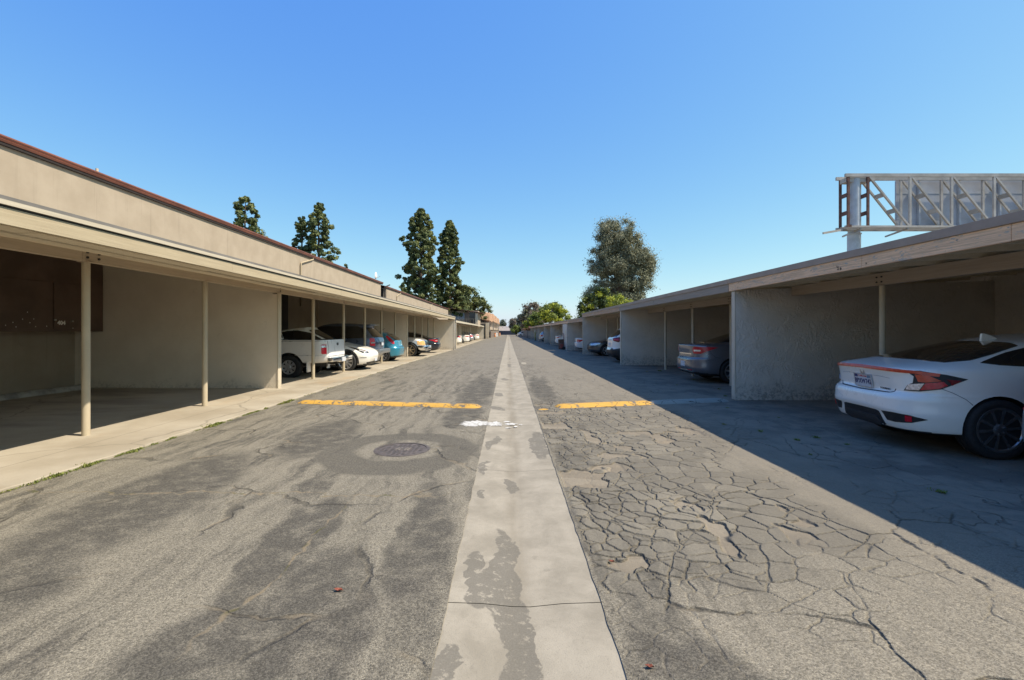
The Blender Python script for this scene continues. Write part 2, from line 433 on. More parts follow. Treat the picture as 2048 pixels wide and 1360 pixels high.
plain('lamp_clear', (.62,.62,.65), .12, .3, 40, metal=.4, coat=1)
plain('lamp_amber', (.62,.36,.11), .15, .25, 40, coat=1)
plain('seam', (.03,.03,.032), .7, .1, 10)
plain('plate', (.56,.58,.62), .45, .04, 10)
plain('plate_blue', (.02,.03,.13), .5, .1, 10)
plain('plate_red', (.55,.04,.05), .5, .1, 10)
plain('rim_silver', (.60,.60,.62), .28, .1, 10, metal=.75)
plain('rim_black', (.36,.36,.37), .33, .1, 10, metal=.85, coat=.3)
plain('rim_gold', (.36,.29,.20), .35, .2, 10, metal=.6)
plain('concrete_dark', (.33,.31,.28), .9, .3, 5, bump=.006, bscale=40)
plain('iron', (.085,.070,.061), .7, .35, 14, bump=.003)
plain('bark', (.11,.085,.065), .95, .3, 6, bump=.02, bscale=12)
def paint(name, col, metal=0.0):
    t = NT(name); p = t.obj()
    dust = t.noise(p, 2.2, 5, .65)
    c = t.mix(t.step(dust, .35, .75, 0, .16), col, tuple(.6*a+.4*b for a, b in zip(col, (.35,.31,.25))))
    r = t.step(dust, .3, .8, .26, .42)
    M[name] = t.fin(c, r, None, **{'Metallic': metal, 'Coat Weight': .8, 'Coat Roughness': .06, 'Specular IOR Level': .5})
for n, c, m in (('paint_white', (.92,.88,.80), 0), ('paint_white_dull', (.74,.73,.71), 0), ('paint_grey', (.16,.17,.20), .55), ('paint_navy', (.03,.045,.08), .4),
                ('paint_black', (.018,.019,.024), .2), ('paint_teal', (.035,.26,.38), .35), ('paint_silver', (.50,.51,.52), .6), ('paint_charcoal', (.06,.07,.085), .5), ('paint_blue_grey', (.085,.12,.18), .5)):
    paint(n, c, m)

def mat_leaf(name, lo, hi, tip=None, tipamt=.0):
    t = NT(name); f = t.island()
    col = t.mix(f, lo, hi)
    if tip:
        n = t.noise(t.pos(), .55, 3, .6)
        col = t.mix(t.math('MULTIPLY', t.step(n, .47, .62), tipamt), col, tip)
    t.fin(col, .62, None, **{'Specular IOR Level': .35})
    tr = t.add('ShaderNodeBsdfTranslucent'); t.setin(tr.inputs['Color'], col)
    ms = t.add('ShaderNodeMixShader'); ms.inputs[0].default_value = .22
    t.link(t.bsdf.outputs[0], ms.inputs[1]); t.link(tr.outputs[0], ms.inputs[2]); t.link(ms.outputs[0], t.out.inputs['Surface'])
    M[name] = t.m
mat_leaf('leaf_pine', (.036,.062,.026), (.15,.18,.062), (.28,.285,.08), .55)
mat_leaf('leaf_grey', (.10,.108,.062), (.31,.31,.195), (.35,.34,.22), .4)
mat_leaf('leaf_dark', (.022,.042,.016), (.065,.10,.03), (.30,.33,.03), .5)
mat_leaf('leaf_lime', (.22,.26,.02), (.48,.50,.06))
mat_leaf('leaf_mid', (.07,.115,.025), (.20,.25,.06), (.34,.36,.06), .5)
mat_leaf('leaf_brown', (.12,.10,.075), (.27,.225,.175))
mat_leaf('leaf_far', (.07,.085,.065), (.15,.17,.13))
mat_leaf('leaf_weed', (.09,.13,.02), (.25,.27,.06), (.30,.24,.09), .6)
mat_leaf('petal_pink', (.35,.10,.09), (.6,.25,.2))
# ------------------------------------------------------------------ ground
YS = [-10, 0, 2, 4, 6, 8, 10, 12, 14, 16, 18, 20, 25, 30, 35, 40, 60, 90, 130, 180, 232]
GL, GR = -.334, .512                      # edges of the concrete gutter strip
XL, XR = -4.62, 10.4
def ragged(x, side, amp, seed):
    rr = random.Random(seed); ys = []
    y = -10.0
    while y < 232:
        ys.append((x+side*rr.uniform(-.3, 1)*amp, y))
        y += rr.uniform(.05, .16) if 0 < y < 14 else (rr.uniform(.3, .8) if y < 40 else 8)
    ys.append((x, 232)); return ys
def strip(name, edge_a, edge_b, zoff, mat, rows=None):
    """sheet between two vertical-ish edges given as (x,y) rows with the same y"""
    mb = MB(); prev = None
    for (xa, y), (xb, _) in zip(edge_a, edge_b):
        va = mb.bm.verts.new((xa, y, gz(y)+zoff)); vb = mb.bm.verts.new((xb, y, gz(y)+zoff))
        if prev: mb.bm.faces.new((prev[0], prev[1], vb, va))
        prev = (va, vb)
    return mb.build(name, mat, recalc=False)
ea = ragged(GL, .8, .012, 3); mb_edges = [(XL-.25, y) for _, y in ea]
mb = MB()
def add_sheet(mb, A, B, zo):
    prev = None
    for (xa, y), (xb, _) in zip(A, B):
        va = mb.bm.verts.new((xa, y, gz(y)+zo)); vb = mb.bm.verts.new((xb, y, gz(y)+zo))
        if prev: mb.bm.faces.new((prev[0], prev[1], vb, va))
        prev = (va, vb)
add_sheet(mb, mb_edges, ea, 0.0)
eb = ragged(GR, -.8, .016, 5)
PX, PY0, PY1 = 3.72, 1.55, 10.6              # the broken field beside the gutter is modelled in relief
add_sheet(mb, [e for e in eb if e[1] <= PY0]+[(GR, PY0)], [(XR, e[1]) for e in eb if e[1] <= PY0]+[(XR, PY0)], 0.0)
add_sheet(mb, [(PX, PY0), (PX, 6), (PX, PY1)], [(XR, PY0), (XR, 6), (XR, PY1)], 0.0)
add_sheet(mb, [(GR, PY1)]+[e for e in eb if e[1] > PY1], [(XR, PY1)]+[(XR, e[1]) for e in eb if e[1] > PY1], 0.0)
_tab = np.random.default_rng(4).random((256, 256))
def vn(x, y, sd=0):
    x = x+sd*17.3; y = y+sd*9.1
    i, j = np.floor(x).astype(int), np.floor(y).astype(int); fx, fy = x-i, y-j
    fx, fy = fx*fx*(3-2*fx), fy*fy*(3-2*fy); T = lambda p, q: _tab[p & 255, q & 255]
    return (T(i, j)*(1-fx)+T(i+1, j)*fx)*(1-fy)+(T(i, j+1)*(1-fx)+T(i+1, j+1)*fx)*fy
def fbm(x, y, sd=0, o=4):
    return sum(vn(x*2**k, y*2**k, sd+k)*.5**k for k in range(o))/sum(.5**k for k in range(o))
def cells(u, v, sd, jit=.85):
    i, j = np.floor(u).astype(int), np.floor(v).astype(int)
    f1 = np.full(u.shape, 9.); f2 = f1.copy(); idn = np.zeros(u.shape)
    for di in (-1, 0, 1):
        for dj in (-1, 0, 1):
            p, q = i+di, j+dj
            r1 = _tab[(p*7+sd*31) & 255, (q*13+sd) & 255]; r2 = _tab[(p*11+sd*5+77) & 255, (q*3+sd*17) & 255]
            d = np.hypot(u-(p+.5+(r1-.5)*jit), v-(q+.5+(r2-.5)*jit)); m = d < f1
            f2 = np.where(m, f1, np.minimum(f2, d)); idn = np.where(m, _tab[(p*29+3) & 255, (q*37+9) & 255], idn); f1 = np.where(m, d, f1)
    return (f2-f1)/2, idn
ys_ = [PY0]
while ys_[-1] < PY1: ys_.append(ys_[-1]+.0050+.0019*max(0, ys_[-1]-1.5))
ys_ = np.array(ys_); ys_ = PY0+(ys_-PY0)*(PY1-PY0)/(ys_[-1]-PY0)
xs_ = np.concatenate([np.arange(0, 2.2, .0082), np.linspace(2.2, 1, 1)[:0], np.arange(2.2, PX-GR, .017), [PX-GR]])+GR
GX, GY = np.meshgrid(xs_, ys_)
wx = GX+.16*(fbm(GX*2.3, GY*2.3, 1)-.5)+.05*(fbm(GX*10, GY*10, 2)-.5); wy = GY+.16*(fbm(GX*2.3, GY*2.3, 5)-.5)+.05*(fbm(GX*10, GY*10, 6)-.5)
d1, id1 = cells((wx-.12*wy)/.25, wy/.205, 1); d1 *= .225
d2, id2 = cells(wx/.17, (wy+.2*wx)/.19, 2); d2 *= .18
d3, id3 = cells((wx-.35*wy)/.85, wy/1.15, 3); d3 *= .95
sm = lambda a, b, v: (lambda t: t*t*(3-2*t))(np.clip((v-a)/(b-a), 0, 1))
nz = fbm(GX*.9, GY*.9, 8)
Gf = sm(3.5, 1.6, GX+1.2*(nz-.5))*sm(2.5, 3.6, GY+.9*(nz-.5))*sm(10.6, 8.6, GY)*(.45+.55*sm(.34, .58, fbm(GX*.8, GY*.8, 9)))
Gf = np.maximum(Gf, .9*sm(.5, .2, np.hypot((GX-.85)/1.2, (GY-5.3)/6)))
near_ = sm(2.15, .55, GX)
var = fbm(GX*2.1, GY*2.1, 11)
w1 = Gf*(.0058+.0058*sm(.44, .76, var)); w2 = (.25+.75*Gf)*near_*(.0060+.0045*sm(.40, .75, var)); w3 = .0060+.0035*sm(.45, .7, var)
wm_ = .0068+.00075*(GY-1.5)
cr = lambda d, w: np.where(w > .0015, sm(1.0, .1, d/np.maximum(w, wm_))*np.clip(w/wm_, .45, 1)**.7, 0)
broke = sm(.20, .40, fbm(GX*3.2, GY*3.2, 21))
C = np.maximum.reduce([cr(d1, w1)*(.35+.65*broke), cr(d2, w2)*sm(.3, .45, fbm(GX*2.6, GY*2.6, 33))*(.4+.6*sm(.2, .6, Gf)), cr(d3, w3)*sm(.34, .5, fbm(GX*1.3, GY*1.3, 23))*.9, cr(d1, np.where(Gf < .3, .0062, 0))*sm(.42, .6, fbm(GX*1.7, GY*1.7, 27))*.5])
pit = sm(.665, .69, fbm(wx*3.2, wy*2.3, 14, 3))*sm(.25, .6, Gf)
edge = sm(GR, GR+.05, GX)*sm(PX, PX-.25, GX)*sm(PY0, PY0+.3, GY)*sm(PY1, PY1-.4, GY)
slab = (id1-.5)*.012*Gf+.004*Gf*(1-np.exp(-d1*22))+(id2-.5)*.006*Gf*near_
HZ = edge*(np.where(pit > .5, -.009, slab)*1.0-.0095*C*(1-.5*pit)+.012*(fbm(GX*1.1, GY*1.1, 16)-.5)+.004*(fbm(GX*14, GY*14, 18)-.5)+.0025*(fbm(GX*42, GY*42, 19, 2)-.5))+.001
lc_, lp_, li_ = [mb.bm.verts.layers.float.new(n) for n in ('crack', 'pit', 'slab')]
prev = None
for j in range(len(ys_)):
    row = []
    for i in range(len(xs_)):
        x = xs_[i]
        if i == 0: x = GR-.012*vn(np.array(ys_[j]*9), np.array(3.), 2)
        v_ = mb.bm.verts.new((x, ys_[j], HZ[j, i])); v_[lc_] = C[j, i]*min(1., edge[j, i]*1.6); v_[lp_] = pit[j, i]*edge[j, i]; v_[li_] = (id1[j, i]*.6+id2[j, i]*.4)*Gf[j, i]*edge[j, i]
        row.append(v_)
    if prev:
        for i in range(len(row)-1): mb.bm.faces.new((prev[i], prev[i+1], row[i+1], row[i])).smooth = True
    prev = row
tag(mb.build('asphalt_lane', M['asphalt'], recalc=False), 'worn and cracked grey asphalt lane between the two rows of carports', kind='structure')

mb = MB(); jy = [-10, -2.2, .15, 2.57, 5.03, 7.4, 9.56, 11.7, 14.0, 16.3, 19, 21.5, 24, 26.5, 29, 32, 35, 38, 42, 47, 52, 60, 72, 90, 120, 160, 232]
prof = [(GL-.03, -.004), (GL+.2, -.012), (.02, -.028), (.12, -.030), (.3, -.012), (GR+.03, -.004)]
for a, b in zip(jy[:-1], jy[1:]):
    n = max(1, int((b-a)/6)); prev = None
    for k in range(n+1):
        y = a+.003+(b-a-.006)*k/n
        row = [mb.bm.verts.new((x, y, gz(y)+z)) for x, z in prof]
        if prev:
            for i in range(len(prof)-1): mb.bm.faces.new((prev[i], prev[i+1], row[i+1], row[i]))
        prev = row
tag(mb.build('concrete_gutter', M['gutter'], smooth=True, recalc=False), 'pale concrete drainage strip running down the middle of the lane', kind='structure')

t = NT('earth'); p = t.pos()
M['earth'] = t.fin(t.mix(t.noise(p, .05, 6, .7), (.09,.08,.062), (.17,.15,.115)), .95)
mb = MB(); gy = [-60, -10, 0, 20, 40, 90, 150, 232, 300, 420, 600, 900, 1400, 2200]
def gh(y):
    if y < 260: return gz(y)-.06
    return gz(260)-.06+max(0, (y-330))*.002
mb.grid([-1500, -400, -100, -30, -11.1, -4, 0, 4, 11, 30, 100, 400, 1500], gy, lambda x, y: gh(y))
tag(mb.build('ground', M['earth'], recalc=False), 'bare ground stretching to the horizon beyond the carports', kind='structure')

# concrete aprons of the left carports
mb = MB()
rr = random.Random(11)
def apron(y0, y1, step):
    A = []; y = y0
    while y < y1: A.append((XL+rr.uniform(-.012, .03), y)); y += step
    A.append((XL, y1)); n = len(A)
    prev = None
    for (x, y) in A:
        z = gz(y)+.03
        row = [mb.bm.verts.new(c) for c in ((x+.008, y, z-.06), (x, y, z-.008), (x-.012, y, z), (-8, y, z+.02), (-11.0, y, z+.03))]
        if prev:
            for i in range(4): mb.bm.faces.new((prev[i], row[i], row[i+1], prev[i+1]))
        prev = row
apron(-10, 41.2, .12); apron(41.9, 92, 1.0)
tag(mb.build('concrete_apron', M['slab'], recalc=True), 'stained beige concrete apron under and in front of the left carports', kind='structure')

# white paint spilled by the gutter
def splash(name, cx, cy, rx, ry, seed, z, mat, n=90, spike=.35, freq=5):
    mb = MB(); rr = random.Random(seed); ring = []
    for k in range(n):
        a = 2*math.pi*k/n
        q = 1+spike*(mnoise.noise(Vector((math.cos(a)*freq, math.sin(a)*freq, seed))))+spike*.5*rr.uniform(-1, .6)
        ring.append(mb.bm.verts.new((cx+rx*q*math.cos(a), cy+ry*q*math.sin(a), z(cx+rx*q*math.cos(a)))))
    c = mb.bm.verts.new((cx, cy, z(cx)))
    for k in range(n): mb.bm.faces.new((c, ring[k], ring[(k+1) % n]))
    return mb
t = NT('spilled_paint'); p = t.pos()
f = t.noise(t.warp(p, 8, .06), 22, 5, .7)
M['spill'] = t.fin(t.mix(t.step(f, .50, .60), (.52,.505,.47), (.24,.22,.18)), .8, t.bump(f, .3, .004))
mb = splash('x', -.53, 7.50, .22, .23, 4, lambda x: .004, M['spill'], n=220, spike=.42, freq=4.2)
mb2 = splash('x', -.22, 7.50, .14, .17, 9, lambda x: -.004, M['spill'], n=160, spike=.5, freq=4.5)
tag(mb.build('paint_spill', M['spill']), 'dried white paint spilled on the asphalt left of the gutter strip', kind='structure')
tag(mb2.build('paint_spill', M['spill']), 'dried white paint running on to the concrete gutter strip', kind='structure')
for (cx, cy, rx, ry, sd) in ((.05,7.55,.09,.1,2), (.12,7.35,.03,.05,3), (.0,7.25,.05,.03,5), (.2,7.5,.03,.04,6), (-.02,7.75,.06,.05,8)):
    mb = splash('x', cx, cy, rx, ry, sd, lambda x: -.018, M['spill'], 30, .6)
    tag(mb.build('paint_spill', M['spill']), 'small fleck of white paint on the gutter strip', kind='structure')

# manhole
mh = thing('manhole_cover', 'round brown iron manhole cover set in the asphalt left of the gutter strip', 'manhole cover', (-1.32, 5.86, 0))
mb = MB(); mb.lathe([(.30,.002),(.30,.009),(.325,.009),(.345,.003)], 'z', 48)
mb.build('ring', M['iron'], mh, smooth=True)
mb = MB(); mb.lathe([(.0,.0045),(.288,.0045),(.292,.001)], 'z', 48)
for i in range(-4, 5):
    for j in range(-4, 5):
        if math.hypot(i, j) < 4.3 and not (abs(i) < 2 and abs(j) < 2):
            mb.box(i*.06-.018, i*.06+.018, j*.06-.018, j*.06+.018, .0044, .0075)
mb.build('lid', M['iron'], mh)
t = plain('iron_pale', (.17,.15,.13), .6, .2, 10)
mb = MB()
for (a, b) in (((-.075,-.06),(-.045,.07)), ((-.035,-.065),(-.005,.065)), ((.035,-.06),(.065,.07)), ((.07,-.065),(.1,.06)), ((-.02,0),(.05,.01))):
    mb.bar((a[0], a[1], .0085), (b[0], b[1], .0085), .012, .008)
mb.build('lettering', M['iron_pale'], mh)

# speed bumps
def bumpbar(name, label, p0, p1, wid, hgt, mat, seed, col=None):
    mb = MB(); rr = random.Random(seed); n = 40; prev = None
    p0, p1 = Vector(p0), Vector(p1); d = (p1-p0); L = d.length; d.normalize(); s = Vector((-d.y, d.x))
    for i in range(n+1):
        t_ = i/n; e = min(1, min(t_, 1-t_)*L/.18); e = math.sqrt(max(0, 1-(1-e)**2))
        w = wid*(.55+.45*e)*(1+.08*mnoise.noise(Vector((t_*L*3, seed, 0)))+rr.uniform(-.04, .04)); h = hgt*e
        row = []
        for k in range(9):
            u = -1+2*k/8
            q = p0+d*L*t_+s*u*w/2
            row.append(mb.bm.verts.new((q.x, q.y, max(.002, h*(1-u*u)**.6)+(.0 if k in (0, 8) else .003*mnoise.noise(Vector((q.x*9, q.y*9, 1)))))))
        if prev:
            for k in range(8): mb.bm.faces.new((prev[k], prev[k+1], row[k+1], row[k]))
        prev = row
    return tag(mb.build(name, mat, smooth=True), label, 'speed bump', 'speed bumps across the lane')
def bump_mat(name, col, wear):
    t = NT(name); p = t.pos()
    n = t.noise(t.warp(p, 4, .15), 5, 6, .72)
    c = t.mix(t.noise(p, 3, 4), col, tuple(x*.8 for x in col))
    c = t.mix(t.step(n, .68-.2*wear, .74-.2*wear), c, (.13,.115,.09))
    ck = t.math('SUBTRACT', 1, t.step(t.vor(t.warp(p, 5, .2), 2.2, 'DISTANCE_TO_EDGE'), .004, .012))
    c = t.mix(ck, c, (.06,.045,.03))
    M[name] = t.fin(c, .8, t.bump(t.math('ADD', t.noise(p, 60, 4), t.math('MULTIPLY', n, 1.2)), .45, .008))
bump_mat('bump_yellow', (.55,.31,.05), .75); bump_mat('bump_shaded', (.30,.31,.27), .2)  # the second is the bump's shaded look put into its colour
bumpbar('speed_bump', 'long worn yellow speed bump left of the gutter strip', (-4.3, 9.72), (-.52, 9.1), .36, .055, M['bump_yellow'], 1)
bumpbar('speed_bump', 'yellow speed bump right of the gutter strip', (.92, 9.1), (2.93, 9.58), .38, .06, M['bump_yellow'], 2)
bumpbar('speed_bump', 'speed bump beside the right wall, its yellow greyed to look shaded', (2.94, 9.6), (4.62, 9.98), .42, .055, M['bump_shaded'], 3)
bumpbar('speed_bump', 'tiny yellow remnant of speed bump at the right edge of the gutter strip', (.57, 8.82), (.76, 8.84), .12, .02, M['bump_yellow'], 4)
# flaked off grey mortar right of the gutter, far
mb = splash('x', .72, 21.5, .13, .75, 14, lambda x: .006+gz(21.5), M['gutter'], 50, .3)
tag(mb.build('mortar_patch', M['gutter']), 'pale patch of mortar at the right edge of the gutter strip', kind='structure')

# ------------------------------------------------------------------ left carport
def posts(root, X, ys, z1, mat, r=.057, z0=None):
    for y in ys:
        mb = MB(); b = gz(y)-.02 if z0 is None else z0
        mb.tube([(X, y, b), (X, y, z1)], r, 20)
        p = mb.build('post', mat, root, smooth=True)
        mb = MB(); mb.box(X-.09, X+.09, y-.06, y+.06, z1-.004, z1+.006)
        mb.build('cap_plate', mat, p)
def side_wall(root, y, xa, xb, z1, mat, trim_x, thick=.2, trim=True):
    mb = MB(); g = gz(y)-.12
    mb.box(min(xa, xb), max(xa, xb), y, y+thick, g, z1, .008)
    w = mb.build('side_wall', mat, root)
    if trim:
        mb = MB(); s = 1 if trim_x < 0 else -1
        mb.box(min(trim_x, trim_x-s*.035), max(trim_x, trim_x-s*.035), y-.006, y+thick+.006, g, z1-.004, .006)
        mb.build('corner_trim', M['wall_trim'], w)
    return w

lc = thing('carport', 'long cream carport along the left side under the apartment wall', 'carport', (-5.8, 6.5, 0), group='carports')
LC = Vector((-5.8, 6.5, 0))
def under(o, base): o.location = -base
mbs = []
def part(root, base, name, mb, mat, **k):
    o = mb.build(name, mat, root, **k); o.location = -Vector(base); return o
XF = -4.40
y0, y1 = -9.0, 39.2
mb = MB(); mb.prism([(XF-.04, 2.585), (-10.92, 3.70), (-10.92, 3.78), (XF-.04, 2.64)], 'y', y0, y1); roof = part(lc, LC, 'roof', mb, M['soffit'])
mb = MB(); mb.prism([(XF-.02, 2.642), (XF-.02, 2.668), (-10.9, 3.81), (-10.9, 3.785)], 'y', y0, y1); part(lc, LC, 'roofing', mb, M['roofing'])
mb = MB(); mb.box(XF-.05, XF+.004, y0, y1, 2.565, 2.580); o = part(lc, LC, 'edge_strip', mb, M['tar'])
mb = MB(); mb.box(XF-.05, XF+.026, y0, y1, 2.580, 2.622); o = part(lc, LC, 'drip_edge', mb, M['drip'])
mb = MB(); mb.box(XF-.05, XF+.012, y0, y1, 2.6225, 2.652); o = part(lc, LC, 'roof_edge', mb, M['roofing'])
# fascia in boards of uneven length, slightly staggered
mb = MB(); yy = y0; rr = random.Random(5); k = 0
while yy < y1:
    ln = rr.choice((4.9, 5.5, 6.1, 3.7)); b = min(y1, yy+ln)
    o = rr.uniform(-.004, .004)
    mb.box(XF-.045, XF+o, yy+.003, b-.003, 2.405+rr.uniform(-.008, .008), 2.562, .003); yy = b
part(lc, LC, 'fascia', mb, M['cream'])
# soffit boards behind the fascia, laid lengthwise
mb = MB(); rr = random.Random(8)
for i in range(5):
    xx = XF-.06-i*.268; yy = y0+rr.uniform(0, 2)-2
    while yy < y1:
        b = yy+rr.uniform(2.6, 4.9)
        zl = 2.500+i*.014+(.040 if i % 2 else 0)+rr.uniform(-.01, .008); mb.box(xx-.245, xx, max(y0, yy+.006), min(y1, b-.006), zl, zl+.022); yy = b
part(lc, LC, 'soffit', mb, M['soffit'])
mb = MB()
splits = [y0, 1.6, 6.38, 11.7, 16.6, 21.7, 26.8, 31.6, 36.0]
for a, b in zip(splits[:-1], splits[1:]):
    mb.box(-5.87, -5.77, a+.003, b-.003, 2.43, 2.60, .004)
beam = part(lc, LC, 'beam', mb, M['cream_dark'])
for yb in (6.44, 6.62, 11.9, 16.5, 21.6):
    for zb in (2.485, 2.555):
        mb = MB(); mb.lathe([(.0, -.004), (.016, -.004), (.016, .012), (.0, .014)], 'x', 8, (-5.762, yb, zb)); o = mb.build('bolt', M['tar'], beam)
mb = MB(); mb.box(-11.12, -10.92, y0, y1, -.1, 3.66); part(lc, LC, 'back_wall', mb, M['wall_left'])
lp = [-1.3, 1.3, 3.9, 6.48, 9.02, 14.04, 16.63, 19.1, 21.6, 24.2, 29.25, 31.7, 34.2, 36.8]
for y in lp:
    mb = MB(); mb.tube([(-5.82, y, gz(y)-.02), (-5.82, y, 2.424)], .048, 20); p_ = part(lc, LC, 'post', mb, M['post_paint'], smooth=True)
    mb = MB(); mb.box(-5.90, -5.74, y-.06, y+.06, 2.423, 2.4295); mb.build('cap_plate', M['cream_dark'], p_)
def lwall(y, xend, trimw=.035, z1=2.40):
    xa = -5.885; g = -.1+gz(y)
    P_ = [(-10.93, g), (xend-trimw, g), (xend-trimw, min(z1, 2.425)), (xa, min(z1, 2.425)), (xa, 2.60), (-6.2, 2.62), (-10.93, 3.62)]
    if xend > -5: P_ = [(-10.93, g), (xend-trimw, g), (xend-trimw, 2.40), (-5.7, 2.42), (-6.0, 2.58), (-10.93, 3.62)]
    mb = MB(); mb.prism(P_, 'y', y, y+.15); w = part(lc, LC, 'side_wall', mb, M['wall_left'])
    mb = MB(); mb.box(xend-trimw, xend, y-.008, y+.158, g, 2.424 if xend < -5 else 2.398, .006); mb.build('corner_trim', M['wall_trim'], w)
lwall(11.75, -5.74); lwall(26.75, -5.72); lwall(39.0, -4.45); lwall(-3.9, -5.74)
# lockers along the back wall
for i, (a, b) in enumerate(((-1.3,1.2),(1.25,3.85),(3.9,6.5),(6.55,9.05),(9.1,11.72),(12,14.0),(14.05,16.6),(16.65,19.1),(19.15,21.6),(21.65,24.2),(24.25,26.7),(27,29.2),(29.25,31.7),(31.75,34.2),(34.25,36.8))):
    if i == 9 or i == 10: continue
    mb = MB(); mb.box(-10.92, -10.1, a, b, 1.46, 3.40, .006); cm_ = M['cabinet'] if i < 5 else M['cabinet_shade']; c = part(lc, LC, 'storage_locker', mb, cm_)
    m = (a+b)/2
    for (da, db) in ((a+.06, m-.01), (m+.01, b-.06)):
        mb = MB(); mb.box(-10.098, -10.078, da+.02, db-.02, 1.52, 2.55, .004); d = mb.build('door', cm_, c)
    if i == 4:
        mb = MB(); mb.box(-10.078, -10.055, 10.43, 10.47, 1.70, 1.74); mb.build('latch', M['steel'], c)
        mb = MB(); mb.box(-10.078, -10.05, 10.84, 10.88, 1.68, 1.72); mb.build('latch', M['steel'], c)
        for (py, pz) in ((9.42,1.58),(9.56,1.64),(9.75,1.71),(9.9,1.64),(9.62,1.55),(10.02,1.56),(10.26,1.57),(10.88,1.53),(9.85,1.86),(9.98,1.72)):
            mb = MB(); mb.box(-10.078, -10.074, py, py+.012, pz, pz+.02); mb.build('paint_chip', M['white_paint'], c)
        text('404', .125, M['white_paint'], 'number', c, Matrix.Translation((-10.07, 10.60, 1.655)) @ Matrix.Rotation(R(90), 4, 'Z') @ Matrix.Rotation(R(90), 4, 'X'), .003, .004)
    else:
        mb = MB(); mb.lathe([(.0,0),(.03,0),(.03,.03),(0,.035)], 'x', 10, (-10.08, m-.1, 1.72)); mb.build('knob', M['steel'], c)
# wheel stop
mb = MB()
prevr = None
for i in range(25):
    y = 9.5+2.1*i/24; row = []
    for k in range(10):
        a = math.pi*k/9
        rr_ = .1*(1+.12*mnoise.noise(Vector((y*2, k, 0))))*(1 if 0 < i < 24 else .6)
        row.append(mb.bm.verts.new((-10.4+rr_*1.1*math.cos(a)+.02*math.sin(y*3), y, .05+rr_*1.25*math.sin(a))))
    if prevr:
        for k in range(9): mb.bm.faces.new((prevr[k], prevr[k+1], row[k+1], row[k]))
    prevr = row
mb.bm.faces.new(prevr); 
tag(mb.build('wheel_stop', M['concrete_dark'], smooth=True), 'rough grey concrete wheel stop at the back of the empty left bay', 'wheel stop')

# ------------------------------------------------------------------ apartment blocks above the left carport
def block(label, ya, yb, xw, xe, ze, pipes, downs):
    b = thing('apartment_block', label, 'apartment building', (xw, ya, 0), group='apartment blocks behind the left carports')
    B = Vector((xw, ya, 0))
    xw = xe-.03
    mb = MB(); mb.box(xw-9, xw, ya, yb, -.5, ze-.16); part(b, B, 'wall', mb, M['wall_upper'])
    mb = MB()
    mb.prism([(xe-.02, ze-.01), (xe-.02, ze-.05), (xw-4.5, ze+.95), (xw-9.3, ze-.05), (xw-9.3, ze-.01), (xw-4.5, ze+1.03)], 'y', ya-.5, yb+.5)
    rf = part(b, B, 'roof', mb, M['roof_brown'])
    mb = MB(); mb.box(xw-.02, xe+.035, ya-.45, yb+.45, ze-.195, ze-.13); part(b, B, 'eave', mb, M['dark_timber'])
    mb = MB(); mb.prism([(xe-.03, ze), (xe-.03, ze-.13), (xe+.05, ze-.13), (xe+.075, ze-.085), (xe+.06, ze-.075), (xe+.09, ze-.03), (xe+.09, ze), (xe+.075, ze), (xe+.075, ze-.025), (xe-.01, ze-.03)], 'y', ya-.45, yb+.45)
    part(b, B, 'rain_gutter', mb, M['gutter_brown'])
    for y, hp in pipes:
        mb = MB(); mb.tube([(xe-.35, y, ze), (xe-.35, y, ze+hp+.09)], .035, 10); mb.build('vent_pipe', M['cream_dark'], rf)
    for y in downs:
        mb = MB(); mb.tube([(xe+.03, y, ze-.1), (xe+.02, y, ze-.22), (xw+.06, y-1.5, ze-.62), (xw+.06, y-1.55, ze-.72), (xw+.06, y-1.55, 2.75)], .04, 10)
        part(b, B, 'downspout', mb, M['cream'], smooth=True)
    return b, B
b1, B1 = block('long beige upper storey with brown roof gutter above the nearest left carport', -12, 40.0, -11.0, -10.8, 5.64, ((12.75, .15), (13.5, .09), (26.6, .12)), (26.0,))
mb = MB(); mb.tube([(-10.72, 9.63, 5.5), (-10.72, 9.63, 5.38)], .045, 10); mb.tube([(-10.72, 9.63, 5.39), (-10.9, 9.2, 5.1)], .045, 10); part(b1, B1, 'downspout', mb, M['gutter_brown'])
b2, B2 = block('second beige upper storey set back behind the far end of the first left block', 42.6, 86.5, -11.25, -11.0, 5.52, (), (48, 68))
# window and awning frame in the gap between the two blocks
mb = MB(); mb.box(-11.9, -11.3, 42.55, 42.59, 4.3, 5.3); wi = part(b2, B2, 'window', mb, M['glass_dark'])
mb = MB(); mb.box(-13.5, -11.95, 42.54, 42.59, 4.2, 5.3); part(b2, B2, 'window_screen', mb, M['steel'])
mb = MB(); mb.tube([(-11.0, 41.9, 4.4), (-11.0, 41.9, 5.4), (-10.6, 42.2, 5.6)], .05, 8); part(b2, B2, 'downspout', mb, M['tar'])

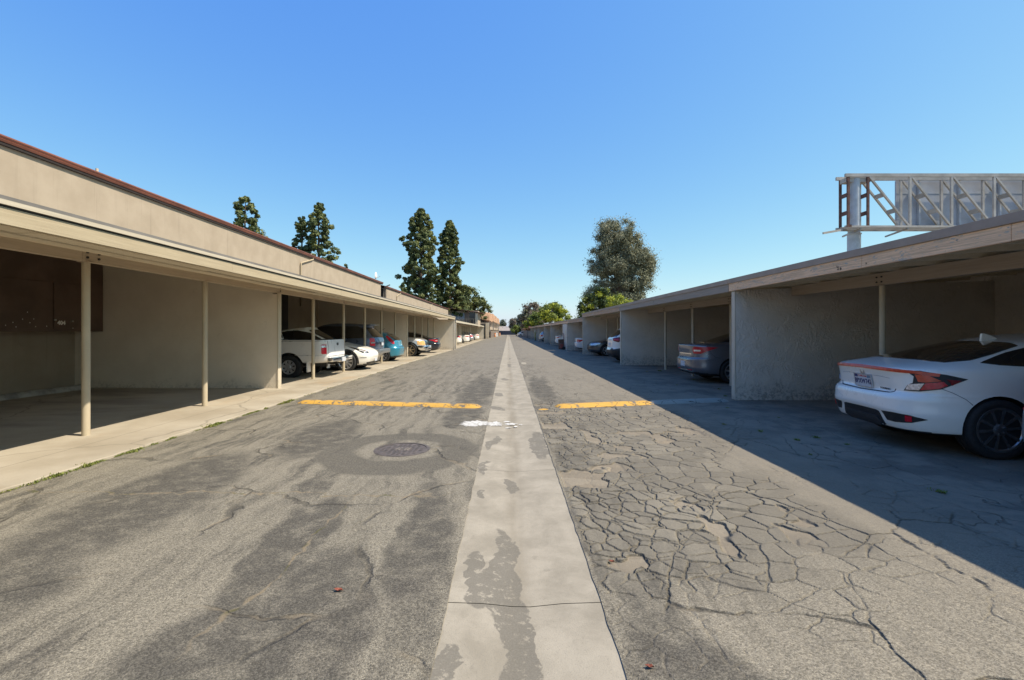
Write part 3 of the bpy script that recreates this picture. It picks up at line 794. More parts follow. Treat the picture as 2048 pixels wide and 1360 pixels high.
# ------------------------------------------------------------------ second left carport
SC = Vector((-4.7, 42, gz(42)))
sc = thing('carport', 'lower far left carport with many thin posts and white cars', 'carport', SC, group='carports')
ya, yb = 41.6, 90.4
mb = MB(); mb.box(-10.9, -4.66, ya, yb, 2.30, 2.38); part(sc, SC, 'roof', mb, M['roofing'])
mb = MB(); mb.box(-4.66, -4.60, ya, yb, 2.22, 2.40); part(sc, SC, 'fascia', mb, M['drip'])
mb = MB(); mb.box(-5.85, -5.75, ya+.3, yb-.2, 2.10, 2.296); part(sc, SC, 'beam', mb, M['cream_dark'])
mb = MB(); mb.box(-11.1, -10.9, ya, yb, -.4, 2.35); part(sc, SC, 'back_wall', mb, M['wall_left'])
for y in [45, 47.6, 50.2, 52.8, 55.4, 60.6, 63.2, 65.8, 68.4, 71, 76, 78.6, 81.2, 83.8, 86.4]:
    mb = MB(); mb.tube([(-5.8, y, -.4), (-5.8, y, 2.098)], .048, 12); part(sc, SC, 'post', mb, M['post_paint'], smooth=True)
for y, xe in ((41.75, -4.62), (58, -5.7), (73.5, -5.7), (90.1, -4.62)):
    mb = MB(); mb.box(-10.9, xe-.07, y, y+.2, -.5, 2.216); w = part(sc, SC, 'side_wall', mb, M['wall_left'])
    mb = MB(); mb.box(xe-.07, xe, y-.01, y+.21, -.5, 2.214); mb.build('corner_trim', M['wall_trim'], w)

# ------------------------------------------------------------------ right carports
def right_section(label, ya, yb, dz, walls, pillars, fascia, postmat, trims=True, joists=True, beam=True, flash='flashing', xend=10.6):
    g = gz((ya+yb)/2)
    base = Vector((4.8, yb, g))
    s = thing('carport', label, 'carport', base, group='carports')
    zt = 2.61+dz
    mb = MB(); mb.prism([(4.872, zt-.12), (xend, zt-.12+.05*(xend-4.872)), (xend, zt-.06+.05*(xend-4.872)), (4.872, zt-.06)], 'y', ya, yb); part(s, base, 'roof', mb, M['soffit'])
    mb = MB(); mb.box(4.80, 4.87, ya+.002, yb-.002, zt-.105, zt-.004, .004); mb.prism([(4.871, zt-.03), (5.4, zt-.03), (5.4, zt-.004), (4.871, zt-.004)], 'y', ya+.002, yb-.002); part(s, base, 'flashing', mb, M[flash])
    mb = MB(); yy = ya; rr = random.Random(int(ya*7)+3)
    while yy < yb-.05:
        b = min(yb, yy+rr.choice((1.9, 2.6, 3.4)))
        if yb-b < .5: b = yb
        mb.box(4.815+rr.uniform(0, .006), 4.865, yy+.003, b-.003, zt-.275+rr.uniform(-.006, .006), zt-.107, .003); yy = b
    part(s, base, 'fascia', mb, M[fascia])
    if ya > -5:
        mb = MB(); mb.prism([(4.90, zt-.105), (xend-.4, zt-.105+.05*(xend-.4-4.872)), (xend-.4, zt-.08+.05*(xend-.4-4.872)), (4.90, zt-.08)], 'y', ya-.06, ya+.06); part(s, base, 'sun_seal', mb, M['roofing'])  # added hidden strip that stops sun leaking between sections
    bx = 6.0
    if beam:
        lo = min(walls) if walls else yb
        mb = MB(); mb.box(bx-.05, bx+.05, ya+.25, yb-.38, zt-.40, zt-.206, .004); part(s, base, 'beam', mb, M['beam_right'])
    if joists:
        y = ya+.3
        while y < yb-.2:
            mb = MB(); mb.prism([(4.868, zt-.260), (xend-.21, zt-.260+.05*(xend-.21-4.868)), (xend-.21, zt-.122+.05*(xend-.21-4.868)), (4.868, zt-.122)], 'y', y, y+.042); part(s, base, 'joist', mb, M['soffit']); y += .61
    for y in pillars:
        mb = MB(); mb.tube([(bx, y, gz(y)-.02), (bx, y, zt-.405)], .043, 20); p_ = part(s, base, 'post', mb, M[postmat], smooth=True)
        mb = MB(); mb.box(bx-.08, bx+.08, y-.055, y+.055, zt-.407, zt-.4015); mb.build('cap_plate', M['beam_right'], p_)
        for q in (-.05, .05):
            for zb in (zt-.35, zt-.27):
                mb = MB(); mb.lathe([(0,-.012),(.013,-.01),(.013,.004),(0,.004)], 'x', 8, (bx-.054, y+q, zb)); mb.build('bolt', M['tar'], p_)
    for y in walls:
        mb = MB(); mb.prism([(4.868, g-.15), (xend-.2, g-.15), (xend-.2, zt-.06), (5.6, zt-.235), (5.0, zt-.265), (4.868, zt-.285)], 'y', y, y+.14); w = part(s, base, 'side_wall', mb, M['wall_right'])
        mb = MB(); mb.box(4.84, 4.866, y-.004, y+.144, g-.15+(.16 if joists else 0), zt-.283, .008); mb.build('corner_trim', M['wall_trim'], w)
        mb = MB(); mb.box(4.85, xend-.25, y-.018, y-.002, g-.15, g+.10+.03, .008); mb.build('plinth', M['wall_right'], w)
    mb = MB(); mb.box(xend-.2, xend, ya, yb, g-.15, zt+.155); part(s, base, 'back_wall', mb, M['wall_right'])
    return s, base
A_, AB = right_section('nearest right carport with peeling bare wood fascia over the white coupe', -9.0, 10.25, 0, [10.04, -.2], [2.3, 4.9, 7.53, -3, -5.6], 'worn', 'post_paint')
B_, BB = right_section('second right carport with smooth taupe fascia over the grey sedan', 10.27, 20.37, 0, [20.16], [12.63, 15.25, 17.9], 'taupe', 'post_paint_grey')
C_, CB = right_section('third right carport with flaking fascia over the white crossover', 20.39, 30.6, 0, [30.4], [22.8, 25.6, 28.4], 'worn_lite', 'post_paint')
D_, DB = right_section('fourth right carport where the roof steps down a little', 30.62, 37.5, -.25, [], [33.2, 35.8], 'worn_lite', 'post_paint')
E_, EB = right_section('fifth right carport with a closed store at its near corner', 37.9, 63.8, -.25, [38.5, 53.6, 63.5], [43.8, 46.4, 49, 51.4, 56, 58.6, 61.2], 'worn', 'post_paint', joists=False)
mb = MB(); mb.prism([(5.55, 2.27), (10.3, 2.51), (10.3, 2.54), (5.55, 2.30)], 'y', 37.46, 37.96); part(E_, EB, 'roof_infill', mb, M['roofing'])
mb = MB(); mb.box(4.83, 5.0, 38.66, 41.6, -.4, 2.04); part(E_, EB, 'store_wall', mb, M['wall_right'])
mb = MB(); mb.box(5.0, 10, 41.4, 41.6, -.4, 2.02); part(E_, EB, 'store_wall', mb, M['wall_right'])
F_, FB = right_section('sixth right carport past the grey van', 64.0, 84.6, -.27, [76.8], [66.6, 69.2, 71.8, 74.4, 79.4, 82], 'worn', 'post_paint', joists=False)
G_, GB = right_section('seventh right carport below the pink flowering shrubs', 85.3, 122, -.30, [88, 101, 112, 121.7], [93, 97, 106, 117], 'worn', 'post_paint', joists=False)
H_, HB = right_section('farthest right carport near the dark gate', 122.5, 190, -.34, [135, 150, 170, 189], [128, 142, 160, 180], 'worn_lite', 'post_paint', joists=False)

# ------------------------------------------------------------------ buildings farther down the left side
plain('roof_orange', (.43,.255,.15), .85, .25, .8)
plain('wall_tan', (.40,.32,.24), .9, .15, .7)
plain('wall_grey', (.26,.235,.21), .9, .15, .7)
plain('panel_brown', (.17,.13,.105), .9, .2, .7)
plain('window_blue', (.17,.23,.30), .15, .2, .5)
plain('window_dark', (.02,.03,.045), .12, .3, .5)
g95 = gz(95)
CBs = Vector((-9, 95, g95))
cb = thing('balcony_house', 'tan house with wide window and dark balcony door past the second left carport', 'apartment building', CBs, group='houses along the far left side')
mb = MB(); mb.box(-13.5, -6.1, 95.5, 104, -.4, 5.55); part(cb, CBs, 'wall', mb, M['wall_tan'])
mb = MB(); mb.prism([(-14.2,6.3),(-5.1,5.05),(-5.1,5.15),(-14.2,6.42)], 'y', 94.4, 104.6); part(cb, CBs, 'roof', mb, M['roof_brown'])
mb = MB(); mb.box(-11.5, -8.85, 95.42, 95.49, 3.75, 5.0); w_ = part(cb, CBs, 'window', mb, M['window_blue'])
mb = MB(); mb.box(-10.2, -10.1, 95.37, 95.415, 3.75, 5.0); mb.build('mullion', M['white_paint'], w_)
mb = MB(); mb.box(-8.75, -7.95, 95.3, 95.49, 2.7, 5.4); part(cb, CBs, 'pilaster', mb, M['panel_brown'])
mb = MB(); mb.box(-7.85, -6.7, 95.42, 95.49, 3.0, 5.2); part(cb, CBs, 'balcony_door', mb, M['window_dark'])
mb = MB(); mb.box(-6.6, -6.1, 94.9, 95.4, 2.8, 5.05); part(cb, CBs, 'column', mb, M['wall_trim'])
mb = MB(); mb.box(-12, -6.1, 94.5, 95.48, 2.6, 2.9); part(cb, CBs, 'balcony', mb, M['wall_tan'])
mb = MB()
mb.bar((-11.9,94.6,3.85),(-6.2,94.6,3.85),.04,.04)
for x in np.linspace(-11.9, -6.2, 9): mb.bar((x,94.6,2.9),(x,94.6,3.84),.03,.03)
part(cb, CBs, 'railing', mb, M['post_paint'])
def far_house(label, y, xr, dep, zt, zb):
    g = gz(y); B = Vector((xr, y, g))
    h = thing('terrace_house', label, 'apartment building', B, group='houses along the far left side')
    mb = MB(); mb.box(xr-7.5, xr-.9, y+1.2, y+dep-1, g-.2, zb-.1); part(h, B, 'wall', mb, M['wall_grey'])
    mb = MB()
    a = [(xr-8, y, zb), (xr, y, zb-.9), (xr, y+dep, zb-.9), (xr-8, y+dep, zb)]
    b = [(xr-8, y+1.2, zt), (xr-.1, y+1.2, zt), (xr-.1, y+dep-.6, zt), (xr-8, y+dep-.6, zt)]
    V = [mb.bm.verts.new(p) for p in a+b]
    for f in ((0,1,5,4),(1,2,6,5),(2,3,7,6),(3,0,4,7),(4,5,6,7),(3,2,1,0)): mb.bm.faces.new([V[i] for i in f])
    part(h, B, 'roof', mb, M['roof_orange'])
    mb = MB(); mb.box(xr-.9, xr+.1, y+2, y+dep-2, 1.75, 2.5); part(h, B, 'balcony', mb, M['wall_tan'])
    for k in range(2):
        mb = MB(); yy = y+2.4+k*(dep-6)/1.3; mb.box(xr-.895, xr-.83, yy, yy+2.2, 2.52, 3.9); part(h, B, 'balcony_door', mb, M['window_dark'])
    for k in range(3):
        yy = y+1.5+k*(dep-3)/2; mb = MB(); mb.box(xr-.12, xr+.10, yy-.12, yy+.12, g-.2, zb-.95); part(h, B, 'column', mb, M['wall_tan'])
    return h, B
h1, HB1 = far_house('nearest house with steep orange shingle roof behind the white pillar', 119, -4.7, 24, 6.2, 5.0)
HB1 = Vector((-4.6, 104, gz(104)))
h1 = thing('garage', 'grey garage building with dark opening and white pillar past the second left carport', 'garage', HB1)
mb = MB(); mb.prism([(-9.5, -.4), (-6.05, -.4), (-6.05, 2.9), (-4.95, 2.9), (-4.95, 3.55), (-9.5, 5.1)], 'y', 105.5, 117); part(h1, HB1, 'wall', mb, M['wall_grey'])
mb = MB(); mb.prism([(-9.8, 5.2), (-4.2, 3.38), (-4.2, 3.5), (-9.8, 5.35)], 'y', 104.6, 117.5); part(h1, HB1, 'roof', mb, M['roof_brown'])
mb = MB(); mb.box(-6.0, -4.98, 104.3, 105.4, -.4, 2.9); part(h1, HB1, 'opening_shade', mb, M['window_dark'])  # solid dark block standing for the shade inside the opening
mb = MB(); mb.box(-4.95, -4.25, 103.6, 104.4, -.5, 3.25); part(h1, HB1, 'pillar', mb, M['wall_trim'])
mb = MB(); mb.box(-6.6, -4.97, 103.7, 104.25, 2.92, 3.3); part(h1, HB1, 'lintel', mb, M['wall_grey'])
far_house('second house with orange roof farther along the left side', 148, -4.65, 28, 6.9, 5.4)
far_house('third house with orange roof between its two neighbours', 181, -4.65, 28, 7.2, 5.6)
far_house('fourth and farthest orange roofed house beyond the dark gate', 228, -4.65, 30, 7.6, 5.8)
F0 = Vector((-4.45, 118, gz(118)))
fe = thing('fence', 'low brown grey wall in front of the orange roofed houses', 'wall', F0)
mb = MB(); mb.box(-4.5, -4.3, 118, 222, -.7, 1.25); part(fe, F0, 'panel', mb, M['panel_brown'])
mb = MB(); mb.box(-4.55, -4.25, 118, 222, 1.253, 1.36); part(fe, F0, 'coping', mb, M['wall_tan'])
plain('gate_navy', (.022,.028,.05), .5, .2, 2)
G0 = Vector((0, 225, gz(225)))
gt = thing('gate', 'dark navy gate closing the far end of the lane', 'gate', G0)
mb = MB(); mb.box(-4.3, 3.9, 225, 225.15, gz(225)-.1, 1.42); part(gt, G0, 'panel', mb, M['gate_navy'])
for x in (-4.35, -2.6, 3.9):
    mb = MB(); mb.box(x-.1, x+.1, 224.9, 224.99, gz(225)-.1, 1.46); part(gt, G0, 'gate_post', mb, M['gate_navy'])
plain('roof_grey', (.26,.235,.23), .85, .15, .5)
H0 = Vector((-1.5, 246, gz(246)))
hh = thing('end_house', 'grey roofed house behind the dark gate', 'house', H0)
mb = MB(); mb.box(-5.0, 2.0, 246, 262, -.7, 1.6); part(hh, H0, 'wall', mb, M['wall_tan'])
mb = MB(); mb.prism([(245.3,1.5),(254,3.9),(263,1.5),(263,1.4),(245.3,1.4)], 'x', -5.6, 2.4); rf = part(hh, H0, 'roof', mb, M['roof_grey'])
for x in (-2.6, -.2, .9):
    mb = MB(); mb.box(x-.2, x+.2, 251, 251.5, 2.7, 3.8); mb.build('chimney', M['white_paint'], rf)
rr = random.Random(3)
for k, (x, y, w) in enumerate(((-9, 320, 9), (4, 340, 10), (-1, 420, 8), (12, 430, 12), (-14, 450, 10), (5, 520, 14), (-8, 560, 12), (16, 600, 16))):
    g = gh(y); B = Vector((x, y, g))
    hs = thing('distant_house', ('pale distant house on the rise beyond the end of the lane' if k % 2 else 'pinkish distant house on the rise beyond the end of the lane'), 'house', B, group='pale distant houses' if k % 2 else 'pinkish distant houses')
    mb = MB(); mb.box(x-w/2, x+w/2, y, y+8, g-.5, g+3); part(hs, B, 'wall', mb, M['white_paint'] if k % 2 else M['wall_tan'])
    mb = MB(); mb.prism([(y-.5,g+2.95),(y+4,g+4.6),(y+8.5,g+2.95)], 'x', x-w/2-.4, x+w/2+.4); part(hs, B, 'roof', mb, M['roof_grey'])
# ------------------------------------------------------------------ cars
def pchip(xs, ys, q):
    xs = np.asarray(xs, float); ys = np.asarray(ys, float); h = np.diff(xs); d = np.diff(ys)/h
    n = len(xs); m = np.zeros(n); m[0], m[-1] = d[0], d[-1]
    for i in range(1, n-1):
        if d[i-1]*d[i] > 0:
            w1, w2 = 2*h[i]+h[i-1], h[i]+2*h[i-1]
            m[i] = (w1+w2)/(w1/d[i-1]+w2/d[i])
    i = np.clip(np.searchsorted(xs, q)-1, 0, n-2); t = (q-xs[i])/h[i]
    return (ys[i]*(1+2*t)*(1-t)**2+h[i]*m[i]*t*(1-t)**2+ys[i+1]*t*t*(3-2*t)+h[i]*m[i+1]*t*t*(t-1))
def slice_ring(z, xr, xf, w, nr, nf, N):
    th = np.linspace(0, 2*np.pi, 721)[:-1]; c, s = np.cos(th), np.sin(th)
    xc = (xr+xf)/2; a = (xf-xr)/2; n = np.where(c > 0, nf, nr)
    x = xc+a*np.sign(c)*np.abs(c)**(2/n); y = w*np.sign(s)*np.abs(s)**(2/n)
    px, py = np.append(x, x[0]), np.append(y, y[0])
    L = np.concatenate([[0], np.cumsum(np.hypot(np.diff(px), np.diff(py)))])
    q = np.linspace(0, L[-1], N+1)[:-1]
    return np.interp(q, L, px), np.interp(q, L, py)
def loft(slices, N=104, sub=5):
    S = np.array([s if len(s) == 6 else (*s, 6, 5) for s in slices], float)
    st = np.concatenate([[0], np.cumsum(np.maximum(.01, np.abs(np.diff(S[:,0]))+.35*np.abs(np.diff(S[:,1]))+.35*np.abs(np.diff(S[:,2]))+.5*np.abs(np.diff(S[:,3]))))])
    q = np.unique(np.concatenate([np.linspace(a, b, sub+1) for a, b in zip(st[:-1], st[1:])]))
    P = np.stack([pchip(st, S[:,k], q) for k in range(6)], 1)
    bm = bmesh.new(); rings = []
    for row in P:
        x, y = slice_ring(*row, N)
        rings.append([bm.verts.new((x[k], y[k], row[0])) for k in range(N)])
    for a, b in zip(rings[:-1], rings[1:]):
        for k in range(N): bm.faces.new((a[k], a[(k+1)%N], b[(k+1)%N], b[k]))
    bm.faces.new(rings[0][::-1])
    x0 = sum(v.co.x for v in rings[-1])/N
    c = bm.verts.new((x0, 0, P[-1][0]+.004))
    for k in range(N): bm.faces.new((rings[-1][k], rings[-1][(k+1)%N], c))
    bmesh.ops.recalc_face_normals(bm, faces=bm.faces[:])
    return bm
def boolean(me, cutters):
    o = bpy.data.objects.new('x', me); COL.objects.link(o); cs = []
    for cm in cutters:
        c = bpy.data.objects.new('x', cm); COL.objects.link(c); cs.append(c)
        m = o.modifiers.new('b', 'BOOLEAN'); m.operation = 'DIFFERENCE'; m.object = c; m.solver = 'EXACT'; m.material_mode = 'TRANSFER'
    dg = bpy.context.evaluated_depsgraph_get(); dg.update()
    r = bpy.data.meshes.new_from_object(o.evaluated_get(dg))
    for q in [o]+cs: bpy.data.objects.remove(q)
    return r
DIRS = {'rear': (1,0,0), 'front': (-1,0,0), 'near': (0,1,0), 'far': (0,-1,0), 'top': (0,0,-1)}
class Car:
    def __init__(s, name, label, cat, slices, mat, L, X, Y, flip=False, rz=0.0, scale=1.035, group='cars parked under the carports', z=None, cut=None, under=.3, N=104):
        s.root = thing(name, label, cat, (X, Y, gz(Y) if z is None else z), (math.pi if flip else 0)+rz, group)
        s.root.scale = (scale,)*3
        s.mat = mat; s.L = L
        bm = loft(slices, N); s.bvh = BVHTree.FromBMesh(bm)
        me = bpy.data.meshes.new('body'); bm.to_mesh(me); bm.free(); s.me = me; s.wd = max(a[3] for a in slices); s.cuts = []; s.under = under
    def arch(s, x, z, r, depth=.3, flat=False):
        for sg in (-1, 1):
            mb = MB(); mb.lathe([(r, sg*(s.wd+.12)), (r, sg*(s.wd-depth))], 'y', 40, (x, 0, z))
            bmesh.ops.recalc_face_normals(mb.bm, faces=mb.bm.faces[:])
            c = bpy.data.meshes.new('c'); mb.bm.to_mesh(c); mb.bm.free(); c.materials.append(M['black_plastic']); s.cuts.append(c)
    def cutbox(s, *b, mat='black_plastic'):
        mb = MB(); mb.box(*b); c = bpy.data.meshes.new('c'); mb.bm.to_mesh(c); mb.bm.free(); c.materials.append(M[mat]); s.cuts.append(c)
    def finish(s, angle=38):
        s.me.materials.append(M[s.mat])
        if s.cuts: s.me = boolean(s.me, s.cuts)
        if not any(m == M['black_plastic'] for m in s.me.materials): s.me.materials.append(M['black_plastic'])
        bi = [i for i, m in enumerate(s.me.materials) if m == M['black_plastic']][0]
        for p in s.me.polygons:
            if p.normal.z < -.6 and p.center.z < s.under: p.material_index = bi
        s.body = link('body', s.me, None, s.root, True, None, angle)
        return s.body
    def decal(s, name, pts, view, mat, off=.004, res=.045, thick=.012, parent=None, mirror=False, maxdev=None):
        outs = [s._decal(name, pts, view, mat, off, res, thick, parent)]
        if mirror:
            if view in ('near', 'far'):
                outs.append(s._decal(name, pts, 'far' if view == 'near' else 'near', mat, off, res, thick, parent))
            elif isinstance(view, tuple):
                outs.append(s._decal(name, [(p[0], -p[1], p[2]) for p in pts], (view[0], -view[1], view[2]), mat, off, res, thick, parent))
            elif view == 'top': outs.append(s._decal(name, [(p[0], -p[1]) for p in pts], view, mat, off, res, thick, parent))
            else: outs.append(s._decal(name, [(-p[0], p[1]) for p in pts], view, mat, off, res, thick, parent))
        return outs
    def _decal(s, name, pts, view, mat, off, res, thick, parent):
        if 'window' in name or 'windscreen' in name: off = max(off, .008); thick = .016; res = min(res, .05)
        d = Vector(DIRS[view] if isinstance(view, str) else view).normalized()
        if isinstance(view, str):
            c = s.L/2
            P = {'rear': lambda p: Vector((-1, p[0], p[1])), 'front': lambda p: Vector((s.L+1, p[0], p[1])),
                 'near': lambda p: Vector((p[0], -2, p[1])), 'far': lambda p: Vector((p[0], 2, p[1])), 'top': lambda p: Vector((p[0], p[1], 3))}[view]
            pts = [P(p) for p in pts]
        else: pts = [Vector(p) for p in pts]
        u = d.cross(Vector((0,0,1))) if abs(d.z) < .9 else d.cross(Vector((0,1,0)))
        u.normalize(); v = u.cross(d).normalized()
        o0 = pts[0]-d*d.dot(pts[0])
        uv = [((p).dot(u), (p).dot(v)) for p in pts]
        bm = bmesh.new(); bm.faces.new([bm.verts.new((a, b, 0)) for a, b in uv])
        for ax in (0, 1):
            lo, hi = min(q[ax] for q in uv), max(q[ax] for q in uv)
            n = int((hi-lo)/res)
            for k in range(1, n+1):
                co = [0,0,0]; co[ax] = lo+(hi-lo)*k/(n+1); no = [0,0,0]; no[ax] = 1
                bmesh.ops.bisect_plane(bm, geom=bm.verts[:]+bm.edges[:]+bm.faces[:], plane_co=co, plane_no=no, dist=1e-6)
        nrm = {}
        for w in bm.verts:
            P = u*w.co.x+v*w.co.y
            loc, n, _, _ = s.bvh.ray_cast(P-d*12, d)
            if loc is None:
                q = P+d*d.dot(Vector((s.L/2, 0, .6)))
                loc, n, _, _ = s.bvh.find_nearest(q)
            w.co = loc+n*off; nrm[w] = n
        be = [e for e in bm.edges if e.is_boundary]
        src = {w for e in be for w in e.verts}
        new = {w: bm.verts.new(w.co-nrm[w]*thick) for w in src}
        for e in be:
            a, b = e.verts; bm.faces.new((a, b, new[b], new[a]))
        bmesh.ops.recalc_face_normals(bm, faces=bm.faces[:])
        ref = sum((f.normal.dot(nrm[f.verts[0]]) for f in bm.faces if f.verts[0] in nrm), 0)
        if ref < 0: bmesh.ops.reverse_faces(bm, faces=bm.faces[:])
        me = bpy.data.meshes.new(name); bm.to_mesh(me); bm.free()
        return link(name, me, M[mat], parent or s.root, True, None, 45)
    def line(s, name, pts, view, w=.007, mat='seam', mirror=False, off=.0025, parent=None):
        """a thin groove along a polyline"""
        A, B = [], []
        n = len(pts)
        for i in range(n):
            a = Vector(pts[max(0, i-1)]).to_2d(); b = Vector(pts[min(n-1, i+1)]).to_2d() if n > 1 else a
            d = (b-a).normalized(); p = Vector((-d.y, d.x))*w/2; c = Vector(pts[i]).to_2d()
            A.append(tuple(c+p)); B.append(tuple(c-p))
        return s.decal(name, A+B[::-1], view, mat, off, .05, .004, parent or s.body, mirror)
    def wheels(s, xs, R_, wid, Rr, rim, y=None, spokes=5, sw=.06, lip=True, mat='rim_silver', twin=False, z=None):
        y = y if y is not None else s.wd-.12
        t = MB(); h = wid/2
        t.lathe([(Rr-.005, -h*.8), (Rr+.012, -h*.93), (Rr+.05, -h), (R_-.025, -h*.97), (R_-.006, -h*.84), (R_, -h*.7), (R_, -h*.36), (R_-.008, -h*.34), (R_-.008, -h*.28), (R_, -h*.26),
                 (R_, h*.26), (R_-.008, h*.28), (R_-.008, h*.34), (R_, h*.36), (R_, h*.7), (R_-.006, h*.84), (R_-.025, h*.97), (Rr+.05, h), (Rr+.012, h*.93), (Rr-.005, h*.8)], 'y', 56)
        first = t.build('wheel', M['rubber'], s.root, smooth=True, angle=30)
        r = MB(); f = h*.93; b = h*.8+.004
        if lip: r.lathe([(Rr-.022, b), (Rr-.012, f), (Rr+.01, f+.004), (Rr+.014, f-.006)], 'y', 56, cap=False)
        r.lathe([(.0, f+.0), (.03, f), (.062, f-.008), (.07, b)], 'y', 24)
        for k in range(spokes):
            a0 = 2*math.pi*k/spokes+.2
            offs = (-.5, .5) if twin else (0,)
            for o in offs:
                for (ra, rb, wa, wb) in ((.05, Rr-.012, sw*.75, sw),):
                    vs = []
                    for rr_, ww in ((ra, wa), (rb, wb)):
                        tw = o*(.035 if rr_ < .1 else .13)*(Rr/.23)
                        c, q = math.cos(a0), math.sin(a0)
                        for side in (-1, 1):
                            lat = tw+side*ww/2
                            for yy in (b, f-(.012 if rr_ < .1 else .002)):
                                vs.append(r.bm.verts.new((rr_*c-lat*q, yy, rr_*q+lat*c)))
                    for fc in ((0,1,3,2),(4,6,7,5),(0,4,5,1),(2,3,7,6),(1,5,7,3),(0,2,6,4)): r.bm.faces.new([vs[i] for i in fc])
        for k in range(5):
            a = 2*math.pi*k/5; r.lathe([(0, f-.002), (.011, f-.002), (.011, f+.006), (0, f+.008)], 'y', 8, (.048*math.cos(a), 0, .048*math.sin(a)))
        rm = r.build('rim', M[mat], first, smooth=True, angle=30)
        zz = R_-.004 if z is None else z
        k = 0
        for x in xs:
            for sg in (-1, 1):
                if k == 0: w = first
                else:
                    w = first.copy(); COL.objects.link(w); c = rm.copy(); COL.objects.link(c); c.parent = w
                w.location = (x, sg*y, zz); w.rotation_euler = (0, 0, 0 if sg > 0 else math.pi); k += 1
    def box(s, name, b, mat, bev=.008, parent=None):
        mb = MB(); mb.box(*b, bev); return mb.build(name, M[mat], parent or s.root, smooth=bool(bev))
    def mirror_part(s, x, y, z, mat=None, side=(-1, 1)):
        for sg in side:
            mb = MB(); mb.box(x-.09, x+.05, sg*y-.11, sg*y+.11, z-.07, z+.07, .05); mb.build('wing_mirror', M[mat or s.mat], s.root, smooth=True)
    def plate(s, view, x, z, y=0, w=.305, h=.15, tilt=0, name='licence_plate'):
        sg = -1 if view == 'rear' else 1
        mb = MB(); mb.box(-.006, .006, -w/2, w/2, -h/2, h/2, .004)
        p = mb.build(name, M['plate'], s.root); p.location = (x, y, z); p.rotation_euler = (0, tilt, 0)
        return p

# ---- white coupe, nearest on the right
sl = [(.225,.42,4.2,.70,5,5),(.235,.22,4.36,.83,6,5),(.262,.095,4.44,.88,6,5),(.33,.055,4.48,.895,6,5),(.42,.03,4.5,.902,6,5),(.50,.0,4.5,.905,5.6,5),(.60,.0,4.47,.905,5.4,5),(.655,.015,4.42,.902,5.4,5),
      (.675,.04,4.40,.90,5.6,5),(.69,.075,4.36,.897,6,5),(.72,.092,4.28,.893,6,5),(.80,.075,3.98,.888,5.6,5),(.88,.055,3.62,.878,5.2,5),(.935,.035,3.36,.862,5,5),(.965,.03,3.26,.850,5,5),(.985,.05,3.2,.838,4.8,5),
      (1.005,.12,3.15,.822,4.6,5),(1.035,.28,3.08,.79,4.4,5),(1.07,.48,3.0,.755,4.2,5),(1.12,.70,2.89,.715,4,4.6),(1.20,1.02,2.72,.665,3.8,4.4),(1.28,1.38,2.54,.615,3.6,4.2),(1.34,1.72,2.38,.565,3.4,4),(1.375,1.98,2.26,.49,3,3.6),(1.392,2.1,2.2,.33,2.6,3)]
c = Car('coupe', 'white coupe with red wraparound tail lamps parked tail out under the nearest right carport', 'car', sl, 'paint_white', 4.5, 4.76, 6.38, rz=R(-5.5))
for x in (.93, 3.63): c.arch(x, .34, .365)
c.finish()
c.wheels([.93, 3.63], .335, .235, .238, 'x', spokes=5, sw=.034, mat='rim_black', twin=True, y=.785)
# dark lower bumper: mesh strip, central valance, side inserts with reflectors
c.decal('valance', [(-.40,.285),(-.345,.44),(-.30,.452),(0,.456),(.30,.452),(.345,.44),(.40,.285),(.30,.255),(-.30,.255)], 'rear', 'black_plastic', .003)
c.decal('valance_panel', [(-.345,.29),(-.30,.375),(.30,.375),(.345,.29),(.28,.262),(-.28,.262)], 'rear', 'seam', .016)
for sg in (-1, 1):
    P = lambda L: [(x, sg*y, z) for x, y, z in L]
    v = (.80, -sg*.60, 0)
    c.decal('bumper_insert', P([(.02,.40,.455),(.04,.55,.462),(.10,.72,.452),(.20,.84,.415),(.11,.73,.362),(.04,.58,.345),(.02,.475,.35)]), v, 'black_plastic', .004, .03)
    c.decal('reflector', P([(.08,.685,.375),(.11,.74,.378),(.11,.745,.44),(.08,.69,.446)]), v, 'lamp_red', .014, .03)
# light bar and lamps
dk = (.80,.60,0)
c.decal('light_bar', [(-.80,.940),(-.72,.964),(-.40,.978),(0,.985),(.40,.978),(.72,.964),(.80,.940),(.80,.905),(.70,.934),(.40,.947),(0,.953),(-.40,.947),(-.70,.934),(-.80,.905)], 'rear', 'lamp_orange', .010, .03)
for sg in (-1, 1):
    P = lambda L: [(x, sg*y, z) for x, y, z in L]
    v = (.75, -sg*.66, 0)
    c.decal('lamp_housing', P([(.03,.735,.962),(.06,.80,.90),(.085,.765,.825),(.085,.705,.80),(.09,.645,.728),(.14,.80,.730),(.30,.885,.765),(.60,.88,.885),(.38,.87,.93),(.14,.80,.968)]), v, 'black_plastic', .005, .035)
    c.decal('tail_lamp', P([(.165,.838,.828),(.135,.808,.745),(.28,.88,.772),(.37,.885,.81),(.33,.88,.850)]), v, 'lamp_red', .011, .03)
    c.decal('side_lamp', P([(.40,.885,.840),(.42,.885,.812),(.53,.88,.868),(.36,.88,.878)]), v, 'lamp_dark', .011, .03)
    c.decal('reverse_lamp', P([(.085,.715,.805),(.09,.67,.742),(.13,.80,.744),(.16,.83,.825),(.10,.775,.815)]), v, 'lamp_clear', .011, .03)
    c.decal('indicator', P([(.07,.80,.925),(.12,.80,.84),(.17,.838,.836),(.31,.88,.858),(.20,.845,.915)]), v, 'lamp_orange', .011, .03)
